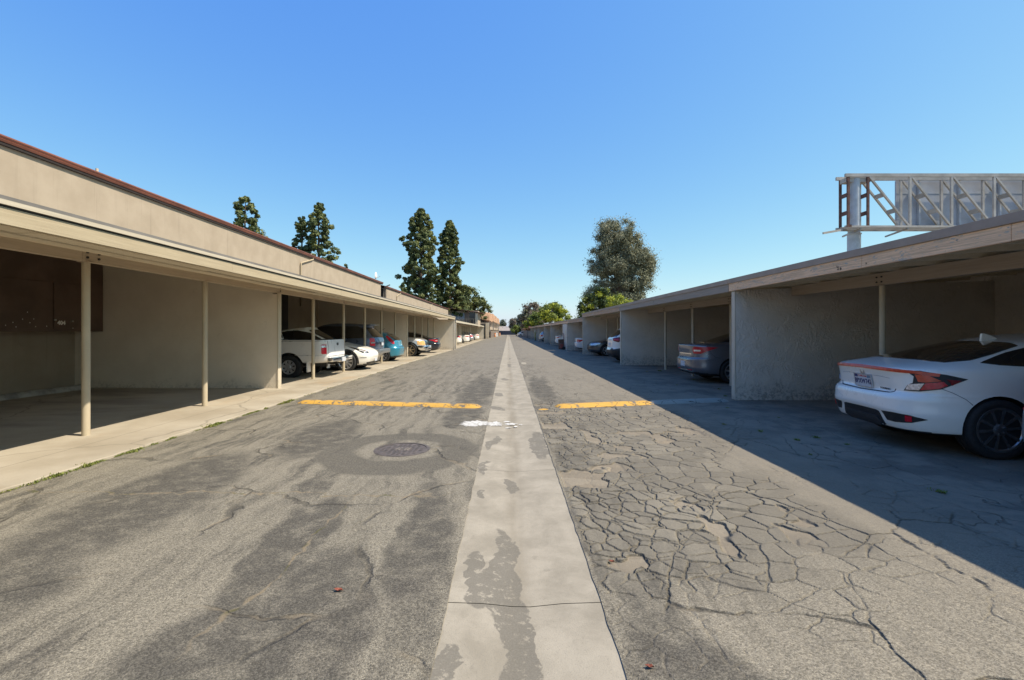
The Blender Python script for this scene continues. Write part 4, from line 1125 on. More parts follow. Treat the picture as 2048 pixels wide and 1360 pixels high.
# glass
c.decal('rear_window', [(.50,-.50),(.56,-.62),(.80,-.66),(1.1,-.615),(1.40,-.555),(1.43,-.42),(1.44,0),(1.43,.42),(1.40,.555),(1.1,.615),(.80,.66),(.56,.62),(.50,.50),(.475,0)], 'top', 'glass_dark', .003, .05)
c.decal('side_window', [(.86,1.062),(1.02,1.04),(1.5,1.015),(3.0,.985),(2.75,1.19),(2.4,1.315),(2.0,1.335),(1.6,1.275),(1.2,1.175)], 'near', 'glass_dark', .003, .05, mirror=True)
c.decal('windscreen', [(2.36,-.5),(2.36,.5),(3.02,.66),(3.1,0),(3.02,-.66)], 'top', 'glass_dark', .003, .08)
# trunk lid seam, bumper seam, sill
c.line('lid_seam', [(-.52,.735),(-.505,.70),(-.46,.685),(0,.675),(.46,.685),(.505,.70),(.52,.735)], 'rear', .008)
c.line('bumper_seam', [(.34,.79),(.48,.73),(.60,.66),(.66,.60)], 'near', .005, mirror=True)
c.line('door_seam', [(1.55,1.0),(1.50,.8),(1.42,.55),(1.45,.28)], 'near', .007, mirror=True)
# shark fin antenna
mb = MB(); mb.prism([(1.46,1.29),(1.472,1.392),(1.49,1.397),(1.55,1.375),(1.62,1.345),(1.65,1.325)], 'y', -.016, .016); mb.build('antenna_fin', M['paint_white'], c.root)
# plate recess line, plate, emblem, badge
loc, n, _, _ = c.bvh.ray_cast(Vector((-2, 0, .775)), Vector((1,0,0)))
c.decal('plate_recess', [(-.30,.86),(-.235,.71),(.235,.71),(.30,.86),(.2,.868),(-.2,.868)], 'rear', 'paint_white', .001, .06)
c.line('recess_crease', [(-.46,.855),(-.30,.868),(.30,.868),(.46,.855)], 'rear', .006, 'paint_silver')
pl = c.plate('rear', loc.x-.022, .785, 0, .33, .165, R(-9))
mw0 = Matrix.Rotation(R(-90), 4, 'Z') @ Matrix.Rotation(R(90), 4, 'X')
text('8PXW742', .088, M['plate_blue'], 'plate_number', pl, Matrix.Translation((-.0075, 0, -.012)) @ mw0, .001, .0015, .86)
text('California', .036, M['plate_red'], 'plate_state', pl, Matrix.Translation((-.0075, 0, .058)) @ mw0, .001, 0, 1.2)
mb = MB()
for (a, b, q, z) in ((-.165,.165,.0775,.0825),(-.165,.165,-.0825,-.0775)): mb.box(-.011,-.004,a,b,q,z)
mb.box(-.011,-.004,-.165,-.158,-.0775,.0775); mb.box(-.011,-.004,.158,.165,-.0775,.0775)
mb.build('plate_frame', M['steel'], pl)
for yy in (-.125, .125):
    mb = MB(); mb.box(-.010, -.005, yy-.03, yy+.03, .04, .075); mb.build('plate_sticker', M['plate_blue'] if yy > 0 else M['window_blue'], pl)
loc, n, _, _ = c.bvh.ray_cast(Vector((-2, 0, .893)), Vector((1,0,0)))
mb = MB(); x0 = -.004
ring = [(-.052,.038),(-.044,.046),(.044,.046),(.052,.038),(.036,-.040),(.028,-.046),(-.028,-.046),(-.036,-.040)]
for a, b in zip(ring, ring[1:]+ring[:1]): mb.bar((x0, a[0], a[1]), (x0, b[0], b[1]), .008, .007, (1,0,0))
for a, b in (((-.034,.036),(-.02,-.036)), ((.034,.036),(.02,-.036)), ((-.026,-.002),(.026,-.002))): mb.bar((x0, a[0], a[1]), (x0, b[0], b[1]), .01, .012, (1,0,0))
em = mb.build('emblem', M['steel'], c.root); em.location = (loc.x-.002, 0, .893); em.scale = (.8,.82,.82); em.rotation_euler = (0, R(-8), 0)
loc, n, _, _ = c.bvh.ray_cast(Vector((-2, -.36, .728)), Vector((1,0,0)))
text('TOURING', .028, M['seam'], 'badge', c.root, Matrix.Translation((loc.x-.012, -.37, .722)) @ Matrix.Rotation(R(-2), 4, 'Z') @ mw0, .001, .0008, 1.5)
mb = MB(); mb.box(.9,1.25,-.62,.62,.15,.22); mb.build('rear_axle', M['black_plastic'], c.root)

# ---- silver car cut by the right edge of the picture
def sedan_slices(L, W, Ht, deck=1.02, rake=1.0):
    k = Ht/1.45
    return [(.18,.40,L-.3,W*.78,5,5),(.22,.18,L-.14,W*.93,6,5),(.30,.06,L-.05,W*.985,6,5),(.45,.0,L,W,5.6,4.6),(.58,.0,L-.01,W*1.003,5.4,4.6),(.66,.02,L-.04,W*1.003,5.6,4.6),(.70,.065,L-.07,W,5.8,4.8),
            (.78,.062,L-.16,W*.995,5.6,5),(.86,.052,L-.55,W*.985,5.4,5.2),(.93,.04,L-.95,W*.972,5.2,5.2),(deck-.03,.03,L-1.22,W*.95,5,5.2),(deck,.055,L-1.30,W*.925,5,5),(deck+.018,.18,L-1.36,W*.89,5,5),(deck+.035,.48,L-1.42,W*.86,4.6,5),
            (deck+.055,.72,L-1.48,W*.83,4.4,5),(deck+.13,.96,L-1.64,W*.785,4.2,4.6),(1.28*k,1.25,L-1.92,W*.70,4,4.4),(1.38*k,1.58,L-2.2,W*.63,3.8,4),(1.425*k,1.86,L-2.42,W*.56,3.4,3.8),(1.448*k,2.15,L-2.65,W*.40,3,3)]
def sedan(label, X, Y, flip, mat, lampz=(.80,.965), L=4.75, W=.905, Ht=1.44, deck=1.02, rim='rim_silver', lamp='lamp_red', rz=0.0, N=88, group='cars parked under the carports', chrome=False, longlamp=.62, pl=True, name='sedan', lampfront='lamp_clear'):
    c = Car(name, label, 'car', sedan_slices(L, W, Ht, deck), mat, L, X, Y, flip, rz, group=group, N=N)
    for x in (1.02, L-.93): c.arch(x, .34, .37)
    c.finish(); c.wheels([1.02, L-.93], .33, .22, .22, 'x', spokes=7, sw=.05, mat=rim)
    lo, hi = lampz
    for sg in (-1, 1):
        P = lambda Q: [(x, sg*y, z) for x, y, z in Q]
        v = (.8, -sg*.6, 0)
        a = c.decal('tail_lamp', P([(.05,.56,lo+.03),(.06,.60,lo),(.12,.82,lo+.005),(.2,.87,lo+.05),(.58,.9,hi-.015),(.3,.88,hi),(.06,.62,hi),(.05,.56,hi-.03)]), v, lamp, .006, .04)[0]
        c.decal('reverse_lamp', P([(.05,.61,lo+.065),(.1,.80,lo+.065),(.12,.82,lo+.085),(.1,.8,lo+.11),(.05,.61,lo+.11)]), v, 'lamp_clear', .010, .04)
        vf = (-.75, -sg*.66, 0)
        c.decal('headlamp', P([(L-.08,.50,.62),(L-.05,.5,.70),(L-.22,.75,.76),(L-.55,.88,.80),(L-.5,.89,.70),(L-.2,.82,.63)]), vf, lampfront, .006, .05)
    c.decal('rear_window', [(.66,-.55),(.62,0),(.66,.55),(1.0,.60),(1.45,.53),(1.58,.44),(1.62,0),(1.58,-.44),(1.45,-.53),(1.0,-.60)], 'top', 'glass_dark', .003, .07)
    c.decal('windscreen', [(L-2.35,-.48),(L-2.35,.48),(L-1.55,.68),(L-1.46,0),(L-1.55,-.68)], 'top', 'glass_dark', .003, .09)
    c.decal('side_window', [(.95,deck+.075),(1.5,deck+.05),(L-1.75,deck+.02),(L-1.95,deck+.15),(L-2.35,1.345*Ht/1.45),(2.1,1.36*Ht/1.45),(1.6,1.31*Ht/1.45)], 'near', 'glass_dark', .003, .07, mirror=True)
    c.line('lid_seam', [(-.60,.98),(-.57,.72),(0,.705),(.57,.72),(.60,.98)], 'rear', .008)
    c.line('door_seam', [(1.62,deck+.03),(1.60,.8),(1.42,.5),(1.45,.25)], 'near', .008, mirror=True)
    c.line('bumper_seam', [(.42,.84),(.55,.72),(.68,.69)], 'near', .007, mirror=True)
    c.decal('grille', [(-.42,.48),(-.36,.30),(.36,.30),(.42,.48),(.36,.66),(-.36,.66)], 'front', 'black_plastic', .004, .08)
    if chrome: c.plate('rear', .0, .50, 0)
    c.mirror_part(L-1.75, W+.06, deck-.02)
    return c
sedan('silver car entering at the right edge of the picture beside the white coupe', 5.09, 4.05, False, 'paint_silver', lampz=(.66,.86), N=72)
g = sedan('grey sedan with red lamps parked tail out behind the stucco wall', 5.20, 13.98, False, 'paint_grey', lampz=(.80,.99), L=4.84, W=.915, Ht=1.45, deck=1.045, chrome=True, N=112)
g.decal('bumper_reflector', [(-.55,.335),(-.55,.36),(-.25,.362),(-.25,.337)], 'rear', 'lamp_red', .006, mirror=True)
g.decal('bumper_trim', [(-.6,.30),(-.6,.33),(0,.33),(.6,.33),(.6,.30),(0,.30)], 'rear', 'chrome', .006, .06)
g.decal('lid_trim', [(-.46,.775),(-.46,.80),(.46,.80),(.46,.775)], 'rear', 'chrome', .008, .06)
sedan('dark charcoal sedan parked nose out beside the white crossover', 4.97+4.7*1.035, 29.2, True, 'paint_charcoal', L=4.7, Ht=1.42, deck=1.0, N=88, pl=False)
sedan('white car tail just showing past the pale wall where the roof steps down', 5.12, 36.0, False, 'paint_white_dull', lampz=(.68,.88), deck=.98, N=64)
sedan('white sedan tail out behind the store wall of the fifth right carport', 5.05, 50.2, False, 'paint_white', lampz=(.84,.96), N=64)
sedan('black sedan with red lamps parked tail out at the end of the first left carport', -4.78, 33.0, True, 'paint_black', lampz=(.76,.92), L=4.85, N=96)
sedan('white sedan tail just past the grey pillar in the second left carport', -5.3, 53.9, True, 'paint_white', lampz=(.84,1.0), N=64)
sedan('white sedan with long red lamps in the middle of the second left carport', -5.0, 61.2, True, 'paint_white', lampz=(.82,.96), N=64)
sedan('white sedan nearest the far end of the second left carport', -5.0, 82, True, 'paint_white', N=64)

# ---- hatchbacks and crossovers
def hatch(name, label, cat, X, Y, flip, mat, L, W, Ht, tail, lamps, Xr=.85, arch=.36, wr=.325, rim='rim_silver', spokes=8, sw=.05, N=88, scale=1.035, clad=False, twin=False, nose=None, group='cars parked under the carports', front_over=.85, wsc=None):
    """tail: list of (z, xr) from belt to roof; the rest is shared"""
    k = Ht/1.5; b = .98*k
    nose = nose or [(.45,L),(.60,L-.01),(.70,L-.06),(.80*k,L-.2),(.90*k,L-.6),(1.0*k,L-1.0),(1.06*k,L-1.18)]
    zs = [.18,.22,.32,.45,.56,.64,.70,.80*k,.90*k,1.0*k,1.06*k,1.15*k,1.25*k,1.36*k,1.44*k,1.48*k,1.5*k]
    tz, tx = zip(*tail); nz, nx = zip(*(nose+(wsc or [(1.15*k,L-1.42),(1.25*k,L-1.7),(1.36*k,L-2.05),(1.44*k,L-2.35),(1.48*k,L-2.6),(1.5*k,L-2.8)])))
    wz = [.18,.22,.32,.56,.80*k,.95*k,1.02*k,1.10*k,1.25*k,1.36*k,1.44*k,1.48*k,1.5*k]; wv = [.78,.93,.985,1,.995,.98,.945,.89,.82,.765,.70,.60,.42]
    S = []
    for z in zs:
        xr = float(np.interp(z, tz, tx)); xf = float(np.interp(z, (.18,.24)+nz, (L-.3,L-.1)+nx))
        n = 5.5 if z < 1.05*k else 4.6
        S.append((z, xr, xf, W*float(np.interp(z, wz, wv)), n, 4.6 if z < .9 else 4.8))
    c = Car(name, label, cat, S, mat, L, X, Y, flip, group=group, N=N, scale=scale)
    c.k = k
    xs = [.80+Xr-.85, L-front_over]
    for x in xs: c.arch(x, wr+.005, arch)
    c.finish(); c.wheels(xs, wr, .22, wr-.105, 'x', spokes=spokes, sw=sw, mat=rim, twin=twin)
    if clad:
        for x in xs:
            P = [(x+math.cos(a)*(arch+.055), wr+.005+math.sin(a)*(arch+.055)) for a in np.linspace(R(-12), R(192), 22)]+[(x+math.cos(a)*(arch+.002), wr+.005+math.sin(a)*(arch+.002)) for a in np.linspace(R(192), R(-12), 22)]
            c.decal('arch_trim', P, 'near', 'black_plastic', .006, .08, mirror=True)
    return c
# teal hatchback
c = hatch('hatchback', 'teal hatchback parked tail out beside the side wall on the left', 'car', -5.18, 23.05, True, 'paint_teal', 4.0, .85, 1.44,
          [(.18,.3),(.24,.1),(.32,.03),(.50,0),(.64,.0),(.70,.05),(.78,.10),(.98,.14),(1.08,.22),(1.18,.38),(1.27,.55),(1.33,.60),(1.36,.62),(1.40,.95),(1.44,1.7)], None, spokes=9, sw=.042, N=104, Xr=.78)
for sg in (-1, 1):
    P = lambda Q: [(x, sg*y, z) for x, y, z in Q]
    c.decal('tail_lamp', P([(.14,.75,.84),(.22,.84,.85),(.36,.83,.98),(.5,.78,1.19),(.42,.745,1.23),(.28,.715,1.06),(.17,.72,.94)]), (.7,-sg*.71,0), 'lamp_red', .008, .04)
c.decal('rear_window', [(-.55,1.02),(-.50,1.30),(0,1.33),(.50,1.30),(.55,1.02),(0,.985)], 'rear', 'glass_dark', .003, .06)
c.decal('side_window', [(.62,1.06),(1.0,1.02),(2.7,.97),(2.3,1.22),(1.9,1.33),(1.3,1.32),(1.0,1.24)], 'near', 'glass_dark', .003, .06, mirror=True)
c.line('bumper_seam', [(.22,.80),(.36,.72),(.46,.68)], 'near', .008, mirror=True)
c.line('bumper_seam', [(-.72,.74),(0,.70),(.72,.74)], 'rear', .01)
mb = MB(); mb.tube([(1.05,0,1.40),(.82,0,1.56)], [.012,.006], 8); mb.build('antenna', M['black_plastic'], c.root)
# white crossover, right
c = hatch('crossover', 'white crossover with black lower bumper parked tail out in the third right carport', 'car', 4.82, 22.6, False, 'paint_white', 4.6, .93, 1.64,
          [(.18,.35),(.24,.15),(.32,.06),(.48,.0),(.60,.0),(.66,.05),(.80,.07),(1.0,.06),(1.12,.10),(1.20,.20),(1.35,.42),(1.46,.58),(1.52,.48),(1.56,.50),(1.60,.9),(1.64,1.8)], None, wr=.35, arch=.39, clad=True, spokes=10, N=104)
c.decal('lower_bumper', [(-.70,.26),(-.70,.60),(-.5,.68),(-.32,.56),(.32,.56),(.5,.68),(.70,.60),(.70,.26)], 'rear', 'black_plastic', .006, .06)
for sg in (-1, 1):
    c.decal('bumper_corner', [(.05,sg*.69,.27),(.04,sg*.69,.60),(.25,sg*.90,.66),(.42,sg*.93,.60),(.42,sg*.93,.27)], (.7,-sg*.71,0), 'black_plastic', .009, .05)
for sg in (-1, 1):
    P = lambda Q: [(x, sg*y, z) for x, y, z in Q]
    c.decal('tail_lamp', P([(.06,.52,1.10),(.07,.60,1.0),(.2,.88,.93),(.62,.93,1.12),(.4,.9,1.15),(.12,.75,1.14)]), (.75,-sg*.66,0), 'lamp_dark', .008, .04)
    c.decal('lamp_lens', P([(.08,.60,1.09),(.09,.64,1.03),(.2,.86,1.0),(.22,.87,1.07)]), (.75,-sg*.66,0), 'lamp_red', .014, .04)  # red lens band set into the dark lamp
c.decal('rear_window', [(-.60,1.17),(-.52,1.46),(0,1.49),(.52,1.46),(.60,1.17),(0,1.14)], 'rear', 'glass_dark', .003, .06)
c.decal('side_window', [(.55,1.20),(1.0,1.13),(3.2,1.08),(2.7,1.36),(2.2,1.50),(1.2,1.50),(.8,1.40)], 'near', 'glass_dark', .003, .07, mirror=True)
c.plate('rear', .05, .82)
# electric crossover nose out, left
c = hatch('crossover', 'white crossover parked nose out with dark headlamp and sunlit bumper, second vehicle on the left', 'car', -5.02-4.75*1.0, 17.85, False, 'paint_white', 4.75, .92, 1.61,
          [(.18,.35),(.24,.15),(.45,.0),(.7,.05),(.95,.05),(1.1,.15),(1.25,.45),(1.4,.95),(1.5,1.4),(1.58,2.0),(1.61,2.3)], None, wr=.36, arch=.395, clad=True, spokes=5, sw=.075, N=112, scale=1.0, front_over=.84, twin=True,
          nose=[(.30,4.66),(.42,4.72),(.55,4.75),(.66,4.72),(.76,4.64),(.84,4.45),(.90,4.15),(.97,3.80),(1.02,3.55)], wsc=[(1.10,3.35),(1.22,3.08),(1.35,2.75),(1.48,2.45),(1.57,2.35),(1.61,2.32)])
L = 4.75
for sg in (-1, 1):
    P = lambda Q: [(x, sg*y, z) for x, y, z in Q]
    c.decal('headlamp', P([(L-.10,.62,.655),(L-.08,.54,.70),(L-.25,.70,.79),(L-.60,.84,.885),(L-.70,.87,.90),(L-.48,.86,.81),(L-.22,.80,.675)]), (-.72,-sg*.69,0), 'glass_dark', .006, .04)
    c.decal('headlamp_glass', P([(L-.12,.66,.68),(L-.11,.64,.70),(L-.34,.77,.80),(L-.36,.82,.76)]), (-.72,-sg*.69,0), 'lamp_clear', .012, .04)
    c.decal('bumper_vent', P([(L-.12,.72,.49),(L-.10,.70,.505),(L-.22,.86,.512),(L-.30,.88,.50)]), (-.72,-sg*.69,0), 'black_plastic', .006, .04)
c.decal('lower_grille', [(-.55,.25),(-.62,.33),(-.3,.345),(.3,.345),(.62,.33),(.55,.25)], 'front', 'black_plastic', .005, .06)
c.decal('windscreen', [(2.42,-.47),(2.40,0),(2.42,.47),(3.0,.61),(3.46,.67),(3.58,0),(3.46,-.67),(3.0,-.61)], 'top', 'glass_dark', .003, .07)
c.decal('side_window', [(.7,1.14),(1.2,1.08),(3.30,1.01),(2.95,1.19),(2.5,1.41),(2.1,1.49),(1.7,1.47),(1.1,1.30)], 'near', 'glass_dark', .003, .06, mirror=True)
c.line('window_pillar', [(1.95,1.50),(2.0,1.05)], 'near', .02, 'seam', mirror=True, off=.006)
c.line('bonnet_seam', [(4.36,.66),(4.2,.70),(3.6,.74)], 'top', .007, mirror=True)
c.mirror_part(3.15, .98, 1.04)
c.plate('front', 4.755, .40, .0, .3, .11)
# dark sport utility, left
c = hatch('suv', 'tall dark blue utility wagon parked tail out beside the teal hatchback', 'car', -5.46, 20.35, True, 'paint_blue_grey', 4.6, .91, 1.74,
          [(.30,.2),(.40,.05),(.56,.0),(.70,.02),(.95,.0),(1.12,.04),(1.25,.12),(1.42,.26),(1.56,.40),(1.62,.40),(1.68,.46),(1.74,1.2)], None, wr=.37, arch=.42, rim='rim_silver', spokes=5, sw=.07, N=96, Xr=.95)
for sg in (-1, 1):
    P = lambda Q: [(x, sg*y, z) for x, y, z in Q]
    c.decal('tail_lamp', P([(.0,.76,.82),(.1,.88,.82),(.16,.90,.84),(.18,.89,1.10),(.12,.87,1.14),(.03,.76,1.12)]), (.72,-sg*.69,0), 'lamp_red', .010, .04)
    c.decal('lamp_lens', P([(.0,.79,.92),(.12,.89,.92),(.12,.89,.98),(.0,.79,.98)]), (.72,-sg*.69,0), 'lamp_clear', .016, .04)  # clear lens band set into the red lamp
c.decal('rear_window', [(-.66,1.16),(-.58,1.56),(.58,1.56),(.66,1.16)], 'rear', 'glass_dark', .003, .06)
c.decal('side_window', [(.42,1.14),(1.3,1.12),(3.1,1.08),(2.75,1.40),(2.3,1.60),(.8,1.62),(.55,1.5)], 'near', 'glass_dark', .003, .07, mirror=True)
c.line('window_pillar', [(1.35,1.62),(1.3,1.12)], 'near', .09, 'paint_blue_grey', mirror=True, off=.007)
c.box('rear_bumper', (-.14,.10,-.88,.88,.50,.68), 'steel', .04)
c.plate('rear', -.03, .90, .0)
c.box('rear_spoiler', (.30,.55,-.60,.60,1.655,1.69), 'paint_blue_grey', .012)
# silver wagon far right, small white car far right, silver car far left
c = hatch('wagon', 'grey wagon parked tail out in the sixth right carport', 'car', 4.78, 72.2, False, 'paint_silver', 4.4, .9, 1.6,
      [(.18,.35),(.24,.1),(.45,0),(.64,0),(.70,.06),(1.0,.08),(1.1,.12),(1.3,.3),(1.45,.42),(1.55,.6),(1.6,1.5)], None, N=64)
c.decal('rear_window', [(-.6,1.08),(-.52,1.42),(.52,1.42),(.6,1.08)], 'rear', 'glass_dark', .003, .1)
c.decal('tail_lamp', [(-.85,.75),(-.72,.75),(-.70,1.0),(-.85,1.0)], 'rear', 'lamp_red', .006, .06, mirror=True)
c = hatch('hatchback', 'tiny white car standing out of the farthest right carport', 'car', 3.2, 152, False, 'paint_white', 4.2, .88, 1.5,
      [(.18,.35),(.24,.1),(.45,0),(.64,0),(.70,.06),(1.0,.12),(1.1,.22),(1.3,.5),(1.4,.7),(1.5,1.5)], None, N=56)
c.decal('rear_window', [(-.6,1.02),(-.5,1.34),(.5,1.34),(.6,1.02)], 'rear', 'glass_dark', .003, .1)
c.decal('side_window', [(.7,1.05),(3.0,1.0),(2.2,1.36),(1.3,1.36)], 'near', 'glass_dark', .003, .1, mirror=True)
c = hatch('hatchback', 'silver hatchback with red lamps between two white cars in the second left carport', 'car', -5.05, 69.6, True, 'paint_silver', 4.2, .88, 1.48,
      [(.18,.35),(.24,.1),(.45,0),(.64,0),(.70,.06),(1.0,.12),(1.1,.22),(1.3,.5),(1.4,.7),(1.48,1.5)], None, N=64)
c.decal('rear_window', [(-.6,1.02),(-.5,1.34),(.5,1.34),(.6,1.02)], 'rear', 'glass_dark', .003, .1)
c.decal('tail_lamp', [(-.84,.72),(-.62,.72),(-.62,1.0),(-.84,1.0)], 'rear', 'lamp_red', .006, .06, mirror=True)

# ---- pickups
sl = [(.46,.20,4.85,.80,7,5),(.49,.08,4.92,.845,8,5),(.56,.05,4.95,.865,9,5),(.70,.04,4.95,.885,10,5),(.80,.04,4.94,.888,10,5),(.92,.045,4.85,.885,10,5),(1.02,.05,4.7,.875,10,5),(1.12,.055,4.2,.862,10,6),(1.14,.058,4.0,.858,10,6),(1.155,.07,3.7,.84,10,6)]
c = Car('pickup', 'white pickup parked tail out, first vehicle on the left', 'pickup', sl, 'paint_white_dull', 4.95, -5.50, 15.30, True)
for x in (1.18, 4.1): c.arch(x, .36, .42)
c.cutbox(.16, 1.95, -.74, .74, .72, 1.3)
c.finish(30)
c.wheels([1.18, 4.1], .352, .24, .20, 'x', spokes=8, sw=.085, mat='rim_silver', y=.76)
cab = loft([(1.10,2.02,3.75,.84,9,6),(1.2,2.05,3.6,.81,9,6),(1.4,2.12,3.2,.76,8,6),(1.55,2.22,2.95,.72,7,5),(1.62,2.34,2.85,.64,6,5),(1.64,2.45,2.75,.5,5,4)], 72)
me = bpy.data.meshes.new('cab'); cab.to_mesh(me); cab.free(); link('cab', me, M['paint_white_dull'], c.root, True)
cb_ = BVHTree.FromPolygons([v.co for v in me.vertices], [tuple(p.vertices) for p in me.polygons]); keep = c.bvh; c.bvh = cb_
c.decal('side_window', [(2.25,1.16),(3.35,1.16),(3.05,1.48),(2.4,1.54)], 'near', 'glass_dark', .003, .08, mirror=True)
c.decal('rear_window', [(-.6,1.2),(-.55,1.5),(.55,1.5),(.6,1.2)], 'rear', 'glass_dark', .003, .08); c.bvh = keep
for sg in (-1, 1):
    P = lambda Q: [(x, sg*y, z) for x, y, z in Q]
    tl = c.decal('tail_lamp', P([(.05,.80,.735),(.13,.90,.735),(.16,.90,.76),(.16,.90,1.0),(.13,.9,1.02),(.05,.81,1.02)]), (.72,-sg*.69,0), 'lamp_red', .012, .03)[0]
    c.decal('reverse_lamp', P([(.05,.805,.925),(.15,.90,.925),(.15,.90,.99),(.05,.81,.99)]), (.72,-sg*.69,0), 'lamp_clear', .018, .03, parent=tl)
    mb = MB(); mb.box(.62,.65, sg*.76-.12, sg*.76+.12, .20, .50); mb.build('mud_flap', M['paint_white_dull'], c.root)
c.line('tailgate_seam', [(-.70,1.13),(-.70,.66),(.70,.66),(.70,1.13)], 'rear', .012)
c.line('body_crease', [(.2,.70),(1.0,.70)], 'near', .012, 'paint_silver', mirror=True)
c.line('bed_rail', [(.06,1.12),(1.9,1.12)], 'near', .02, 'paint_silver', mirror=True)
c.decal('tailgate_latch', [(-.07,1.0),(-.06,1.06),(.06,1.06),(.07,1.0),(.03,.975),(-.03,.975)], 'rear', 'black_plastic', .012, .03)
mb = MB(); mb.box(-.14,.04,-.86,.86,.50,.63,.02); mb.box(-.15,-.02,-.26,.26,.47,.56,.015); bp = mb.build('rear_bumper', M['chrome'], c.root, smooth=True)
mb = MB(); mb.box(-.145,-.138,-.84,.84,.555,.575); mb.build('bumper_groove', M['black_plastic'], bp)
c.plate('rear', -.155, .545, 0, .3, .13)
mb = MB(); mb.tube([(1.0,-.6,.42),(.3,-.58,.42),(.05,-.50,.41)], .03, 12); mb.build('tailpipe', M['iron'], c.root)
mb = MB(); mb.box(.2,4.6,-.5,-.4,.36,.48); mb.box(.2,4.6,.4,.5,.36,.48); mb.box(1.1,1.25,-.6,.6,.28,.42); mb.build('chassis', M['black_plastic'], c.root)

sl = [(.42,.2,5.0,.84,8,5),(.46,.1,5.12,.90,8,5),(.56,.05,5.16,.925,8,5),(.70,.05,5.17,.935,9,4.6),(.84,.05,5.15,.938,9,4.4),(.95,.05,5.10,.93,9,4.2),(1.04,.05,4.95,.915,9,4.2),(1.10,.05,4.70,.90,9,4.4),(1.13,.06,4.3,.88,9,5),(1.16,.08,3.85,.86,9,6),(1.17,.1,3.7,.80,9,6)]
c = Car('pickup', 'large silver pickup parked nose out with amber headlamp and chrome bumper on the left', 'pickup', sl, 'paint_silver', 5.17, -4.82-5.17, 28.05, False, scale=1.0)
for x in (1.2, 4.32): c.arch(x, .41, .47)
c.finish(30)
c.wheels([1.2, 4.32], .405, .26, .285, 'x', spokes=7, sw=.06, mat='rim_gold', y=.80)
cab = loft([(1.12,1.9,3.75,.86,9,6),(1.3,1.95,3.4,.83,9,6),(1.55,2.05,3.0,.78,8,6),(1.75,2.2,2.8,.70,7,5),(1.8,2.35,2.7,.55,5,4)], 64)
me = bpy.data.meshes.new('cab'); cab.to_mesh(me); cab.free(); link('cab', me, M['paint_silver'], c.root, True)
keep = c.bvh; c.bvh = BVHTree.FromPolygons([v.co for v in me.vertices], [tuple(p.vertices) for p in me.polygons])
c.decal('side_window', [(2.2,1.2),(3.4,1.2),(3.0,1.6),(2.3,1.65)], 'near', 'glass_dark', .003, .08, mirror=True)
c.decal('windscreen', [(-.7,1.22),(-.62,1.68),(.62,1.68),(.7,1.22)], 'front', 'glass_dark', .003, .08); c.bvh = keep
for sg in (-1, 1):
    P = lambda Q: [(x, sg*y, z) for x, y, z in Q]
    c.decal('headlamp', P([(5.15,.52,.71),(5.10,.52,.93),(5.0,.74,.95),(4.80,.90,.93),(4.82,.91,.73),(5.0,.84,.70)]), (-.72,-sg*.69,0), 'lamp_amber', .010, .04)
c.decal('grille', [(-.47,.70),(-.45,.95),(.45,.95),(.47,.70)], 'front', 'chrome', .012, .06)
for z0_ in (.735, .805, .875):
    for ya_ in (-.4, -.12, .16):
        c.decal('grille_slot', [(ya_,z0_),(ya_,z0_+.045),(ya_+.24,z0_+.045),(ya_+.24,z0_)], 'front', 'black_plastic', .018, .08)
bl = loft([(.36,4.95,5.25,.80,8,4),(.40,4.85,5.30,.90,8,4.4),(.50,4.75,5.33,.945,8,4.6),(.60,4.72,5.33,.95,8,4.6),(.665,4.75,5.29,.94,8,4.6),(.675,4.85,5.2,.9,8,4.6)], 88)
me = bpy.data.meshes.new('front_bumper'); bl.to_mesh(me); bl.free(); fb = link('front_bumper', me, M['chrome'], c.root, True)
c.box('bumper_air_dam', (4.75,5.22,-.82,.82,.24,.36), 'black_plastic', .03)
c.box('bumper_slot', (5.325,5.336,-.45,.45,.43,.52), 'black_plastic', 0)
c.plate('front', 5.342, .58, 0, .3, .12)
c.mirror_part(3.4, 1.02, 1.25, 'black_plastic')
# ------------------------------------------------------------------ trees
def leaves(mb, clumps, per, size, rng, flat=.7, droop=0.0, fuzzy=False):
    """clumps: (centre, radius xyz); many small leaf quads in each"""
    V = []; Fc = []
    for (c, r) in clumps:
        n = int(per)
        d = rng.normal(size=(n, 3)); d /= np.linalg.norm(d, axis=1)[:, None]
        rad = rng.uniform(.25, 1, size=(n, 1))**.5 if not fuzzy else np.clip(np.abs(rng.normal(size=(n, 1)))*.62, 0, 1.7)
        p = np.array(c)+d*rad*np.array(r)
        nrm = d+rng.normal(size=(n, 3))*flat; nrm[:, 2] += .35; nrm /= np.linalg.norm(nrm, axis=1)[:, None]
        a = np.cross(nrm, rng.normal(size=(n, 3))); a /= np.linalg.norm(a, axis=1)[:, None]
        b = np.cross(nrm, a); b[:, 2] -= droop
        s = size*rng.uniform(.6, 1.3, size=(n, 1))
        q = np.stack([p-a*s*.5, p-b*s*.9, p+a*s*.5, p+b*s*.9], 1)
        V.append(q.reshape(-1, 3))
    V = np.concatenate(V); nf = len(V)//4
    return V, nf
def leafmesh(name, V, nf, mats, parent, idx=None):
    me = bpy.data.meshes.new(name)
    me.vertices.add(len(V)); me.vertices.foreach_set('co', V.astype(np.float32).ravel())
    me.loops.add(nf*4); me.loops.foreach_set('vertex_index', np.arange(nf*4, dtype=np.int32))
    me.polygons.add(nf); me.polygons.foreach_set('loop_start', np.arange(0, nf*4, 4, dtype=np.int32)); me.polygons.foreach_set('loop_total', np.full(nf, 4, np.int32))
    for m in mats: me.materials.append(m)
    if idx is not None: me.polygons.foreach_set('material_index', idx.astype(np.int32))
    me.update(); me.validate()
    o = bpy.data.objects.new(name, me); COL.objects.link(o); o.parent = parent
    return o
